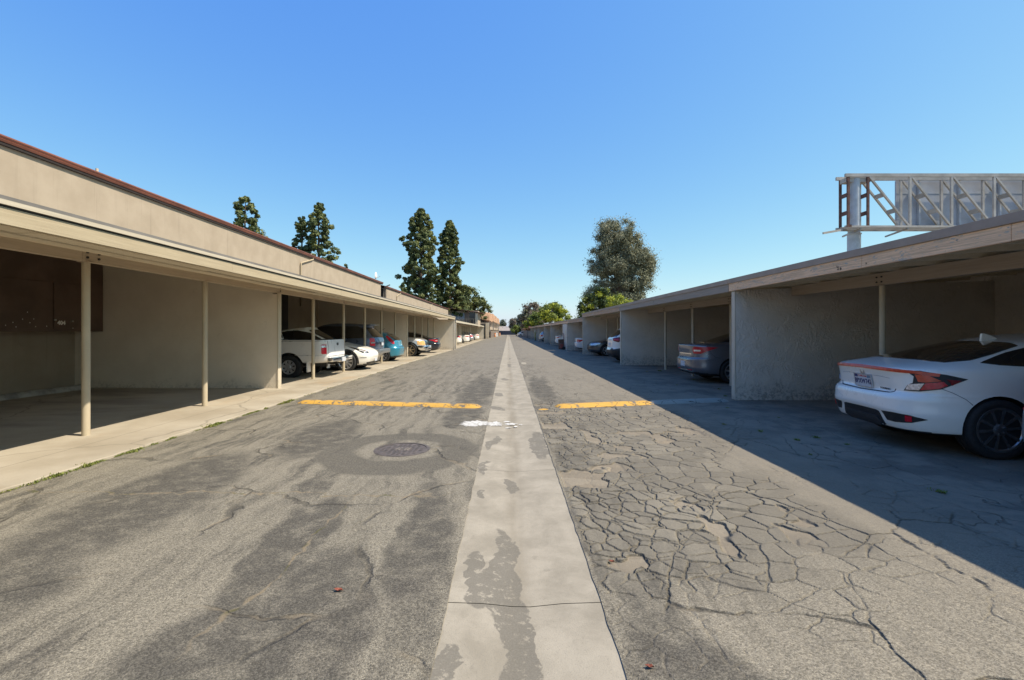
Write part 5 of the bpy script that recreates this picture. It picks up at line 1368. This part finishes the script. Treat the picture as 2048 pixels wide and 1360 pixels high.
def limbs(mb, base, top, r0, r1, ends, rng, wob=.03):
    n = 7; pts = []
    for i in range(n):
        t = i/(n-1); p = Vector(base).lerp(Vector(top), t)
        h = (Vector(top)-Vector(base)).length
        pts.append(p+Vector((rng.normal()*h*wob*.3, rng.normal()*h*wob*.3, 0))*(t > 0))
    mb.tube(pts, [r0+(r1-r0)*i/(n-1) for i in range(n)], 10)
    for e in ends:
        e = Vector(e); t = min(.96, max(.12, (e.z-(e-pts[0]).to_2d().length*.55-pts[0].z)/(pts[-1].z-pts[0].z)))
        k = min(n-2, int(t*(n-1))); q = pts[k].lerp(pts[k+1], t*(n-1)-k)
        m = q.lerp(e, .5)+Vector((0, 0, (e-q).length*.08)); rr_ = (r0+(r1-r0)*t)
        mb.tube([q, m, e], [rr_*.30, rr_*.17, rr_*.06], 6)
def conifer(label, x, y, h, prof, seed, z0=.12, per=95, size=.42, n=120, lean=(0,0), cr=.1, mat='leaf_pine', group='tall pines behind the left apartment blocks', name='pine_tree', gap=.0):
    """prof: list of (height fraction, radius m)"""
    rng = np.random.default_rng(seed); g = gh(y) if y > 40 else 0
    root = thing(name, label, 'tree', (x, y, g), group=group)
    cl = []; pz, pr = zip(*prof)
    for i in range(n):
        t = z0+(1-z0)*((i+rng.uniform(0, .9))/n); rad = float(np.interp(t, pz, pr)); a = i*2.399+rng.normal()*.35
        lob = (1+.20*math.sin(a*2+seed+t*9)+.22*math.sin(t*31+seed*2))*(1.22 if rng.random() < .1 else 1)
        rr_ = rad*lob*(rng.uniform(.12, 1)**.42); s = (.55+.45*rad/max(pr))*h*cr*rng.uniform(.45, 1.12)
        c = (lean[0]*t*h+rr_*math.cos(a), lean[1]*t*h+rr_*math.sin(a), t*h-s*.3)
        cl.append((c, (s*.62, s*.62, s*.42)))
    V, nf = leaves(None, cl, per, size, rng, .6)
    mb = MB(); ends = [c for c, r in cl[::2]]
    limbs(mb, (0,0,-.3), (lean[0]*h, lean[1]*h, h*.985), h*.016+.08, .03, ends, rng, .012)
    mb.build('trunk', M['bark'], root, smooth=True)
    leafmesh('crown', V, nf, [M[mat]], root)
    return root
def broadleaf(label, x, y, h, lobes, seed, mat, per=120, size=.3, cr=1.0, n=60, trunk=.3, name='broadleaf_tree', group=None, z0=None, second=None, sec=.3, droop=0.0, shell=.5):
    """lobes: ellipsoids (dx, dy, z, rx, ry, rz) filled with leaf clumps"""
    rng = np.random.default_rng(seed); g = gh(y) if y > 40 else 0
    root = thing(name, label, 'tree', (x, y, g), group=group)
    cl = []; tot = sum(l[3]*l[5] for l in lobes)
    for (dx, dy, z, rx, ry, rz_) in lobes:
        for i in range(max(4, int(n*rx*rz_/tot))):
            d = rng.normal(size=3); d /= np.linalg.norm(d); q = rng.uniform(shell, 1)**.6
            s = cr*rng.uniform(.6, 1.25)
            c = (dx+d[0]*q*rx, dy+d[1]*q*ry, z+d[2]*q*rz_)
            cl.append((c, (s, s, s*.75)))
    per = int(per*1.5); size *= .74
    V, nf = leaves(None, cl, per, size, rng, .7, droop, True)
    idx = None; mats = [M[mat]]
    if second:
        mats.append(M[second]); cs = rng.random(len(cl)) < sec
        idx = np.repeat(cs.astype(int), int(per))
    mb = MB(); limbs(mb, (0,0,-.3), (lobes[0][0], lobes[0][1], lobes[0][2]+lobes[0][5]*.5), trunk, trunk*.3, [c for c, r in cl[::3]], rng, .04)
    mb.build('trunk', M['bark'], root, smooth=True)
    leafmesh('crown', V, nf, mats, root, idx)
    return root
def at(px, Y): return (px-1016)*Y/F
def zz(py, Y): return H-(py-661.5)*Y/F
# pines behind the left blocks
Y = 52; conifer('lone pine with open branches standing leftmost above the brown roof gutter', at(490, Y), Y, zz(388, Y), [(0,.2),(.45,2.2),(.66,2.0),(.8,1.75),(.92,1.1),(1,.2)], 21, z0=.3, per=85, size=.20, n=104, cr=.062)
Y = 56; conifer('taller open pine of the pair rising over the middle of the brown roof', at(638, Y), Y, zz(402, Y), [(0,.2),(.4,2.3),(.6,2.1),(.75,1.6),(.88,1.15),(1,.15)], 22, z0=.25, per=85, size=.20, n=140, cr=.055)
Y = 57; conifer('shorter open pine of the pair at the left of its taller neighbour', at(604, Y), Y, zz(430, Y), [(0,.2),(.45,1.6),(.62,1.5),(.8,1.05),(.92,.7),(1,.15)], 23, z0=.3, per=80, size=.20, n=90, cr=.052)
Y = 92; conifer('tallest dense pine with a twin top left of the lane', at(842, Y), Y, zz(414, Y), [(0,.4),(.18,2.2),(.35,2.9),(.52,3.5),(.65,3.0),(.8,2.6),(.9,1.7),(1,.2)], 24, z0=.14, per=120, size=.25, n=420, cr=.047)
Y = 98; conifer('second dense pine at the right of the tallest one', at(899, Y), Y, zz(438, Y), [(0,.5),(.15,3.6),(.32,3.6),(.5,2.7),(.65,2.4),(.8,1.8),(.92,1.2),(1,.3)], 25, z0=.13, per=120, size=.26, n=420, cr=.045)
Y = 112
broadleaf('dense dark tree with a sloping crown right of the two tall pines', at(945, Y), Y, zz(560, Y), [(-1.2,0,8.0,3.1,3,4.6),(1.4,0,6.4,2.9,3,3.4),(-2.4,0,10.2,1.7,2,2.4),(-3.6,0,7,2.2,2.4,4)], 26, 'leaf_pine', 150, .3, .8, 190, .35, 'pine_tree', 'tall pines behind the left apartment blocks')
Y = 80; conifer('small pine top just showing over the second beige block', at(806, Y), Y, zz(562, Y), [(0,.2),(.6,1.4),(.85,.75),(1,.1)], 27, z0=.55, per=80, size=.22, n=30, cr=.07)
Y = 66; conifer('tip of a small conifer just above the roof edge right of the open pair', at(692, Y), Y, zz(524, Y), [(0,.2),(.7,.9),(1,.1)], 28, z0=.6, per=60, size=.2, n=18, cr=.05)
# right side
Y = 84
broadleaf('big grey green tree towering over the right carports', at(1240, Y), Y, 21.8, [(-.6,0,18.0,3.9,3.6,3.9),(-2.0,0,13.6,3.9,3.6,4.2),(2.6,0,12.6,3.7,3.6,4.4),(.4,0,15.2,4.6,4,4.4),(1.2,0,8.2,4.0,3.6,3.6),(-4.6,0,8.2,1.7,1.6,2.0),(4.7,0,13.2,1.5,1.6,2.6)], 31, 'leaf_grey', 300, .20, 1.15, 430, .55, 'broadleaf_tree', None, droop=.35, shell=.3)
Y = 62
broadleaf('dark green tree with its sunlit tops coloured lime in front of the big grey green tree', at(1196, Y), Y, 7.4, [(-.6,0,4.6,1.9,1.8,2.0),(.3,0,6.0,1.3,1.4,1.5),(-1.9,0,3.4,.9,1,1.2),(1.4,0,4.6,1.2,1.4,1.4)], 32, 'leaf_dark', 190, .17, .5, 130, .2, second='leaf_lime', sec=.16)  # lime clumps put the sunlit tops into the leaf colour
Y = 58
broadleaf('bright lime green shrub rising over the third right carport', at(1238, Y), Y, 6.2, [(-.3,0,4.9,1.35,1.3,1.1),(.9,0,4.5,1.0,1.1,1.0),(-.9,0,4.0,.9,1,1)], 33, 'leaf_lime', 190, .15, .42, 72, .12, 'shrub', second='leaf_mid', sec=.3)
Y = 112
broadleaf('lime green tree with a broad crown over the far right carports', at(1098, Y), Y, 8.6, [(.8,0,6.0,3.0,2.6,2.4),(-2.2,0,4.4,2.4,2.2,1.8),(3.2,0,4.6,1.9,2,2.0),(-4.4,0,3.4,1.3,1.4,1.3)], 34, 'leaf_mid', 210, .26, .75, 140, .3, second='leaf_lime', sec=.42)
Y = 120
broadleaf('darker green tree top behind the broad lime green crown', at(1108, Y), Y, 9.4, [(0,0,7.2,1.9,1.8,2.0)], 35, 'leaf_dark', 160, .25, .7, 36, .25)
Y = 150
broadleaf('brownish grey tree behind the lime green one at the right', at(1066, Y), Y, 11, [(0,0,7.6,3.4,3,3.2),(-2.2,0,5.2,2.2,2,2.6),(2.2,0,6.8,2.4,2.4,2.6)], 36, 'leaf_brown', 170, .36, 1.1, 100, .4, second='leaf_grey', sec=.4)
Y = 240
broadleaf('rounded brownish tree right of the lane end', at(1029, Y), Y, 8.4, [(0,0,6.0,2.8,2.4,3.2),(.6,0,3.4,2.4,2,2)], 37, 'leaf_brown', 140, .45, 1.1, 60, .35, second='leaf_far', sec=.4)
Y = 205
broadleaf('narrow dark grey tree beside the rounded brownish one', at(1042, Y), Y, 9, [(0,0,6.4,1.7,1.6,2.8),(.4,0,3.8,1.9,1.7,2.2)], 38, 'leaf_far', 140, .42, 1.0, 50, .3)
Y = 180
broadleaf('pale green bush at the foot of the far right trees', at(1033, Y), Y, 4, [(-.4,0,2.2,1.9,1.7,1.5),(1.9,0,2.8,1.6,1.6,1.9)], 39, 'leaf_mid', 130, .34, .7, 50, .2, 'shrub')
Y = 420
broadleaf('dark round tree far beyond the dark gate', at(1006, Y), Y, 11, [(0,0,7.4,2.4,2.4,4.0)], 40, 'leaf_far', 150, .7, 1.5, 40, .4)
Y = 130
broadleaf('pale leafy shrub between the broad lime crown and the dark green tree', at(1142, Y), Y, 6, [(0,0,3.4,2.0,1.8,1.4),(1.8,0,3.9,1.2,1.2,1.5)], 41, 'leaf_brown', 120, .3, .7, 40, .2, 'shrub', second='leaf_mid', sec=.5)
for k, (px, Y, s) in enumerate(((1058, 108, .75), (1051, 118, .6))):
    broadleaf('pink flowering shrub on the roof edge, nearer of the two' if k == 0 else 'pink flowering shrub on the roof edge, farther of the two', 5.3 if k == 0 else 4.9, Y, 3, [(0,0,2.25,s,s*1.5,s*.55)], 42+k, 'petal_pink', 70, .14, .3, 24, .06, 'shrub', 'pink flowering shrubs', second='leaf_mid', sec=.35)
rng0 = random.Random(77)
for k in range(14):
    Y = rng0.uniform(330, 640); x = rng0.uniform(-26, 34)*Y/330
    broadleaf('distant dark tree among the houses beyond the gate', x, Y, 7, [(0,0,4.0,2.6,2.6,2.6)], 60+k, 'leaf_far', 70, .8, 1.3, 16, .3, group='distant trees beyond the gate')
# satellite dish on the end of the first block's roof
D0 = Vector((-10.9, 38.6, 5.64))
sd = thing('satellite_dish', 'small pale satellite dish on the roof end of the first left block', 'satellite dish', D0)
mb = MB(); mb.tube([(-10.9,38.6,5.6),(-10.9,38.6,5.95)], .025, 8); part(sd, D0, 'mast', mb, M['steel'])
mb = MB(); mb.lathe([(0,.06),(.12,.045),(.22,.01),(.27,-.03),(.275,-.035),(.27,-.045),(.2,-.01),(0,.03)], 'x', 24, (-10.82, 38.6, 6.02)); part(sd, D0, 'dish', mb, M['white_paint'], smooth=True)
mb = MB(); mb.tube([(-10.82,38.6,5.8),(-10.5,38.6,5.95)], .015, 6); part(sd, D0, 'arm', mb, M['steel'])
# the lone pole far away
P0 = Vector((at(1011, 300), 300, gh(300)))
up = thing('utility_pole', 'thin pole standing against the sky at the far end of the lane', 'pole', P0)
mb = MB(); mb.tube([(P0.x, 300, -1), (P0.x, 300, 9)], [.16,.1], 8); part(up, P0, 'shaft', mb, M['bark'])
mb = MB(); mb.box(P0.x-1.1, P0.x+1.1, 299.9, 300.1, 8.3, 8.45); part(up, P0, 'crossarm', mb, M['bark'])

# weeds
def tuft(V, x, y, z, n, s, rng):
    for _ in range(n):
        a = rng.uniform(0, 6.28); l = s*rng.uniform(.5, 1.3); t = rng.uniform(.15, 1.1); w = l*.16
        bx, by = x+rng.normal()*s*.7, y+rng.normal()*s*.9
        d = np.array((math.cos(a)*math.sin(t), math.sin(a)*math.sin(t), math.cos(t)*.8+.05)); p = np.array((-math.sin(a), math.cos(a), 0))*w
        b = np.array((bx, by, z))
        V += [b-p*.3, b+d*l*.5-p, b+d*l, b+d*l*.5+p]
rng = np.random.default_rng(5); V = []
y = 2.0
while y < 33:
    dens = .13+.8*mnoise.noise(Vector((y*1.7, 0, 3)))+.5*mnoise.noise(Vector((y*6, 2, 3)))
    if dens > (-.05 if y < 8.5 else .15):
        k = min(1, max(0, (dens+.05)*2.2))
        tuft(V, XL+.015+rng.normal()*.02*(.4+k), y, gz(y)+.002, int((14+30*k) if y < 10 else 8), .013+.030*k*rng.uniform(.4, 1.2), rng)
    y += .022 if y < 10 else .09
tag(leafmesh('weeds', np.array(V), len(V)//4, [M['leaf_weed']], None), 'low weeds growing along the edge of the concrete apron on the left', 'weeds', kind='stuff')
V = []
for (x, y, n, s) in ((5.55,17.2,60,.05),(5.0,16.9,20,.03),(5.6,14.2,40,.03),(5.35,11.9,30,.03),(3.7,6.9,30,.03),(3.9,6.35,50,.025),(4.25,6.5,40,.03),(4.4,6.1,30,.022),(3.6,5.6,20,.02),(4.6,12.8,20,.025),(3.95,4.3,40,.03),(4.9,10.6,30,.03),(3.4,7.4,30,.025),(4.6,8.0,20,.02),(4.2,9.0,25,.02)):
    tuft(V, x, y, .002, n*2, s, rng)
tag(leafmesh('weeds', np.array(V), len(V)//4, [M['leaf_weed']], None), 'scattered weeds sprouting from cracks in the shaded asphalt on the right', 'weeds', kind='stuff')
# a few dry leaves on the lane
plain('dry_leaf', (.20,.055,.03), .8, .2, 20)
for (x, y, s, lb) in ((-.965,2.67,.030,'small reddish dry leaf on the asphalt left of the gutter strip'), (.62,2.06,.022,'small reddish dry leaf on the asphalt right of the gutter strip, nearest'), (.66,3.0,.02,'small reddish dry leaf right of the gutter strip, farther')):
    mb = MB(); vs = [mb.bm.verts.new((x+s*math.cos(a)*q, y+s*math.sin(a)*q*.6, .006+.012*abs(math.sin(a*2)))) for a, q in [(2*math.pi*k/9, (1, .6, .9, .55, 1, .5, .8, .6, .9)[k]) for k in range(9)]]
    c = mb.bm.verts.new((x, y, .012))
    lo = mb.bm.verts.new((x, y, .004))
    for k in range(9): mb.bm.faces.new((c, vs[k], vs[(k+1)%9])); mb.bm.faces.new((lo, vs[(k+1)%9], vs[k]))
    tag(mb.build('dry_leaf', M['dry_leaf']), lb, 'leaf')

# ------------------------------------------------------------------ billboard seen from behind
plain('bb_steel', (.38,.35,.31), .6, .2, 1.2)
plain('bb_rust', (.12,.062,.048), .85, .4, 3)
plain('bb_panel', (.36,.38,.42), .55, .12, .6)
plain('bb_column', (.40,.43,.46), .5, .15, 1.5)
Y1, Y2, Y3 = 38.0, 38.9, 39.25
bx = [27.5, 29.1, 32.5, 35.86, 39.3, 42.7, 46.1, 49.5]
B0 = Vector((28.3, 38.45, 0)); zb, zt = 9.85, 14.05
bb = thing('billboard', 'back of a large steel billboard on a thick column beyond the right carports', 'billboard', B0)
def bpart(name, mat, f):
    mb = MB(); f(mb); return part(bb, B0, name, mb, M[mat])
bpart('column', 'bb_column', lambda m: (m.tube([(28.3,38.45,-.5),(28.3,38.45,9.4)], .47, 28), m.tube([(28.3,38.45,9.4),(28.3,38.45,13.9)], .43, 28), m.lathe([(.44,9.32),(.52,9.34),(.52,9.42),(.44,9.44)], 'z', 28, (28.3,38.45,0))))
for yy, m_ in ((Y1, 'bb_steel'), (Y2, 'bb_steel')):
    for z in (zb, zt): bpart('chord', m_, lambda m: m.box(27.25 if yy == Y1 else 27.15, 50, yy-.08, yy+.08, z-.13, z+.13))
for i, x in enumerate(bx):
    for yy in (Y1, Y2):
        bpart('upright', 'bb_rust' if i == 0 or (i == 1 and yy == Y1) else 'bb_steel', lambda m: m.box(x-.085, x+.085, yy-.07, yy+.07, zb+.131, zt-.131))
    for z in (11.05, 12.5):
        bpart('batten', 'bb_rust' if i < 2 else 'bb_steel', lambda m: m.box(x-.04, x+.04, Y1+.071, Y2-.071, z-.16, z+.16)) if i < 2 else None
for a, b in zip(bx[1:-1], bx[2:]):
    for yy in (Y1, Y2):
        bpart('brace', 'bb_steel', lambda m: m.bar((a+.12, yy, zt-.14), (b-.12, yy, zb+.14), .15, .13))
    for t_ in (.36, .68):
        x = a+.12+(b-a-.24)*t_; z = zt-.14+(zb-zt+.28)*t_
        bpart('batten', 'bb_steel', lambda m: m.bar((x, Y1+.07, z), (x, Y2-.07, z), .10, .36))
pan = bpart('panel', 'bb_panel', lambda m: m.box(32.4, 50, Y3, Y3+.12, zb+.1, zt-.05))
k = 0
for z in (10.85, 11.9, 12.95): bpart('panel_seam', 'bb_column', lambda m: m.box(32.45, 49.9, Y3-.02, Y3-.002, z-.02, z+.02))
x = 34.2
while x < 50:
    bpart('stringer', 'bb_column', lambda m: m.box(x-.07, x+.07, Y3-.22, Y3-.022, zb+.05, zt-.1)); x += 3.36
for x in (28.9, 32.6, 36.0, 39.5, 43, 46.5): bpart('outrigger', 'bb_steel', lambda m: m.bar((x-1.2, 36.9, zb-.34), (x, 40.6, zb-.24), .10, .12))
for yy in (37.0, 37.4, 37.8): bpart('catwalk_plank', 'bb_steel', lambda m: m.box(26.2+(yy-37)*1.2, 49, yy-.12, yy+.12, zb-.27+.004*(yy*10 % 3), zb-.235))
bpart('outrigger', 'bb_steel', lambda m: m.bar((25.2, 37.6, 9.28), (27.4, 38.2, 9.72), .1, .16))
bpart('junction', 'bb_rust', lambda m: m.box(27.3, 27.7, Y1-.12, Y1-.081, zb-.2, zb+.2))
bpart('column_bracket', 'bb_steel', lambda m: (m.box(27.4, 29.4, 38.1, 38.8, 13.55, 13.9), m.box(27.4, 29.4, 38.1, 38.8, zb-.1, zb+.1)))

# ------------------------------------------------------------------ odds and ends far down the lane
plain('orange', (.70,.24,.05), .5, .1, 5)
def barrel(x, y, label, mat='orange', s=1.0):
    B = Vector((x, y, gz(y))); b = thing('barrel', label, 'barrel', B, group='barrels by the far left wall')
    mb = MB(); mb.lathe([(0,0),(.3*s,0),(.29*s,.1),(.27*s,1.0*s),(.22*s,1.05*s),(0,1.06*s)], 'z', 16, B); part(b, B, 'drum', mb, M[mat], smooth=True)
    mb = MB(); mb.lathe([(.295*s,.45*s),(.292*s,.65*s),(.28*s,.65*s),(.28*s,.45*s)], 'z', 16, B); part(b, B, 'band', mb, M['white_paint'], smooth=True)
barrel(-3.9, 140, 'orange barrel by the low wall far down the left side, nearest'); barrel(-3.7, 150, 'white barrel beside the orange ones far down the left side', 'white_paint', 1.1); barrel(-3.3, 185, 'orange barrel nearest the dark gate')
# red hand cart and clutter in front of the store wall
B = Vector((4.6, 39.9, gz(40)))
hc = thing('hand_cart', 'dark red loaded hand cart standing against the store wall on the right', 'cart', B)
mb = MB()
for yy in (39.6, 40.1):
    mb.tube([(4.72, yy, B.z+.12), (4.72, yy, B.z+1.25), (4.66, yy, B.z+1.38)], .018, 8)
mb.tube([(4.66, 39.6, B.z+1.38), (4.66, 40.1, B.z+1.38)], .018, 8); mb.box(4.40, 4.72, 39.6, 40.1, B.z+.10, B.z+.125)
part(hc, B, 'frame', mb, M['bb_rust'])
for yy in (39.55, 40.15):
    mb = MB(); mb.lathe([(0,-.04),(.13,-.04),(.13,.04),(0,.04)], 'y', 18, (4.70, yy, B.z+.13)); part(hc, B, 'wheel', mb, M['rubber'], smooth=True)
B = Vector((4.56, 39.85, gz(40)+.13)); plain('red_dull', (.22,.05,.045), .7, .2, 6); plain('crate_brown', (.13,.07,.05), .8, .3, 6)
cr = thing('crate', 'dull red crate stacked on the hand cart', 'crate', B)
mb = MB(); mb.box(4.42, 4.69, 39.65, 40.05, B.z, B.z+.36, .01); part(cr, B, 'box', mb, M['red_dull'])
mb = MB(); mb.box(4.40, 4.70, 39.63, 40.07, B.z+.361, B.z+.40, .01); part(cr, B, 'lid', mb, M['crate_brown'])
B = Vector((4.6, 40.9, gz(40)))
bn = thing('bin', 'brown bin standing behind the red hand cart', 'bin', B)
mb = MB(); mb.prism([(4.42,B.z),(4.78,B.z),(4.80,B.z+.8),(4.38,B.z+.8)], 'y', 40.6, 41.1); part(bn, B, 'tub', mb, M['crate_brown'])
mb = MB(); mb.box(4.36, 4.81, 40.56, 41.14, B.z+.801, B.z+.86, .01); part(bn, B, 'lid', mb, M['black_plastic'])
# pale notice sheets on the store wall
for k, (z, w, lb) in enumerate(((1.30,.55,'pale yellow notice on the store wall, upper one'), (.86,.5,'pale yellow notice on the store wall, lower one'))):
    mb = MB(); mb.box(4.815, 4.829, 39.2+k*.15, 39.2+k*.15+w, z-.17, z+.2)
    t_ = plain('notice', (.62,.58,.42), .7, .15, 9) if k == 0 else M['notice']
    tag(mb.build('notice', M['notice']), lb, 'notice')
# olive looped hose frame by the grey wagon
B = Vector((4.6, 79.5, gz(79)))
plain('olive', (.32,.29,.13), .7, .2, 6)
hr = thing('hose_reel', 'olive loop shaped hose frame standing by a carport wall beyond the grey wagon', 'hose reel', B)
mb = MB(); mb.tube([(4.6+.0*math.sin(a), 79.5+.62*math.cos(a), B.z+.80+.72*math.sin(a)) for a in np.linspace(0, 2*math.pi, 25)], .11, 10, cap=False); part(hr, B, 'hose', mb, M['olive'], smooth=True)
mb = MB(); mb.box(4.5, 4.7, 79.2, 79.8, B.z, B.z+.1); mb.bar((4.6,79.5,B.z+.1),(4.6,79.5,B.z+.8),.06,.06); part(hr, B, 'stand', mb, M['bb_rust'])

# ------------------------------------------------------------------ light, sky, camera
EL, AZ_BEHIND = 54.0, 11.0
el = R(EL); d = Vector((math.cos(el)*math.cos(R(AZ_BEHIND)), -math.cos(el)*math.sin(R(AZ_BEHIND)), math.sin(el)))
sun = bpy.data.lights.new('sun', 'SUN'); sun.energy = 2.95; sun.angle = R(.53); sun.color = (1, .895, .735)
so = bpy.data.objects.new('sun', sun); COL.objects.link(so); so.rotation_euler = d.to_track_quat('Z', 'Y').to_euler()
w = bpy.data.worlds.new('World'); scene.world = w; w.use_nodes = True
nt = w.node_tree; bg = nt.nodes['Background']
sky = nt.nodes.new('ShaderNodeTexSky'); sky.sky_type = 'NISHITA'; sky.sun_disc = False
sky.sun_elevation = el; sky.sun_rotation = math.atan2(d.x, d.y)
sky.air_density = 1.0; sky.dust_density = .6; sky.ozone_density = 2.0; sky.altitude = 0
sp_ = nt.nodes.new('ShaderNodeSeparateColor'); cb_ = nt.nodes.new('ShaderNodeCombineColor')
nt.links.new(sky.outputs[0], sp_.inputs[0])
for i, (pw, ml) in enumerate(((1.10, .112), (.79, .209), (.15, .665))):      # deepens the clear-air blue overhead, keeps the horizon pale
    a_ = nt.nodes.new('ShaderNodeMath'); a_.operation = 'POWER'; a_.inputs[1].default_value = pw
    b_ = nt.nodes.new('ShaderNodeMath'); b_.operation = 'MULTIPLY'; b_.inputs[1].default_value = ml*4.0
    nt.links.new(sp_.outputs[i], a_.inputs[0]); nt.links.new(a_.outputs[0], b_.inputs[0]); nt.links.new(b_.outputs[0], cb_.inputs[i])
nt.links.new(cb_.outputs[0], bg.inputs[0]); bg.inputs[1].default_value = .110
cam = bpy.data.cameras.new('camera'); co = bpy.data.objects.new('camera', cam); COL.objects.link(co)
co.location = (0, 0, H); co.rotation_euler = (R(90), 0, 0)
cam.sensor_width = 36; cam.lens = 36*F/2048; cam.shift_x = 8/2048; cam.shift_y = -18.5/2048
cam.clip_start = .05; cam.clip_end = 5000
scene.camera = co
vs = scene.view_settings; vs.view_transform = 'Standard'; vs.look = 'None'; vs.gamma = 1; vs.exposure = 1.33
scene.render.engine = 'CYCLES'
scene.cycles.use_denoising = True
scene.cycles.max_bounces = 10; scene.cycles.diffuse_bounces = 8; scene.cycles.glossy_bounces = 3; scene.cycles.transmission_bounces = 2
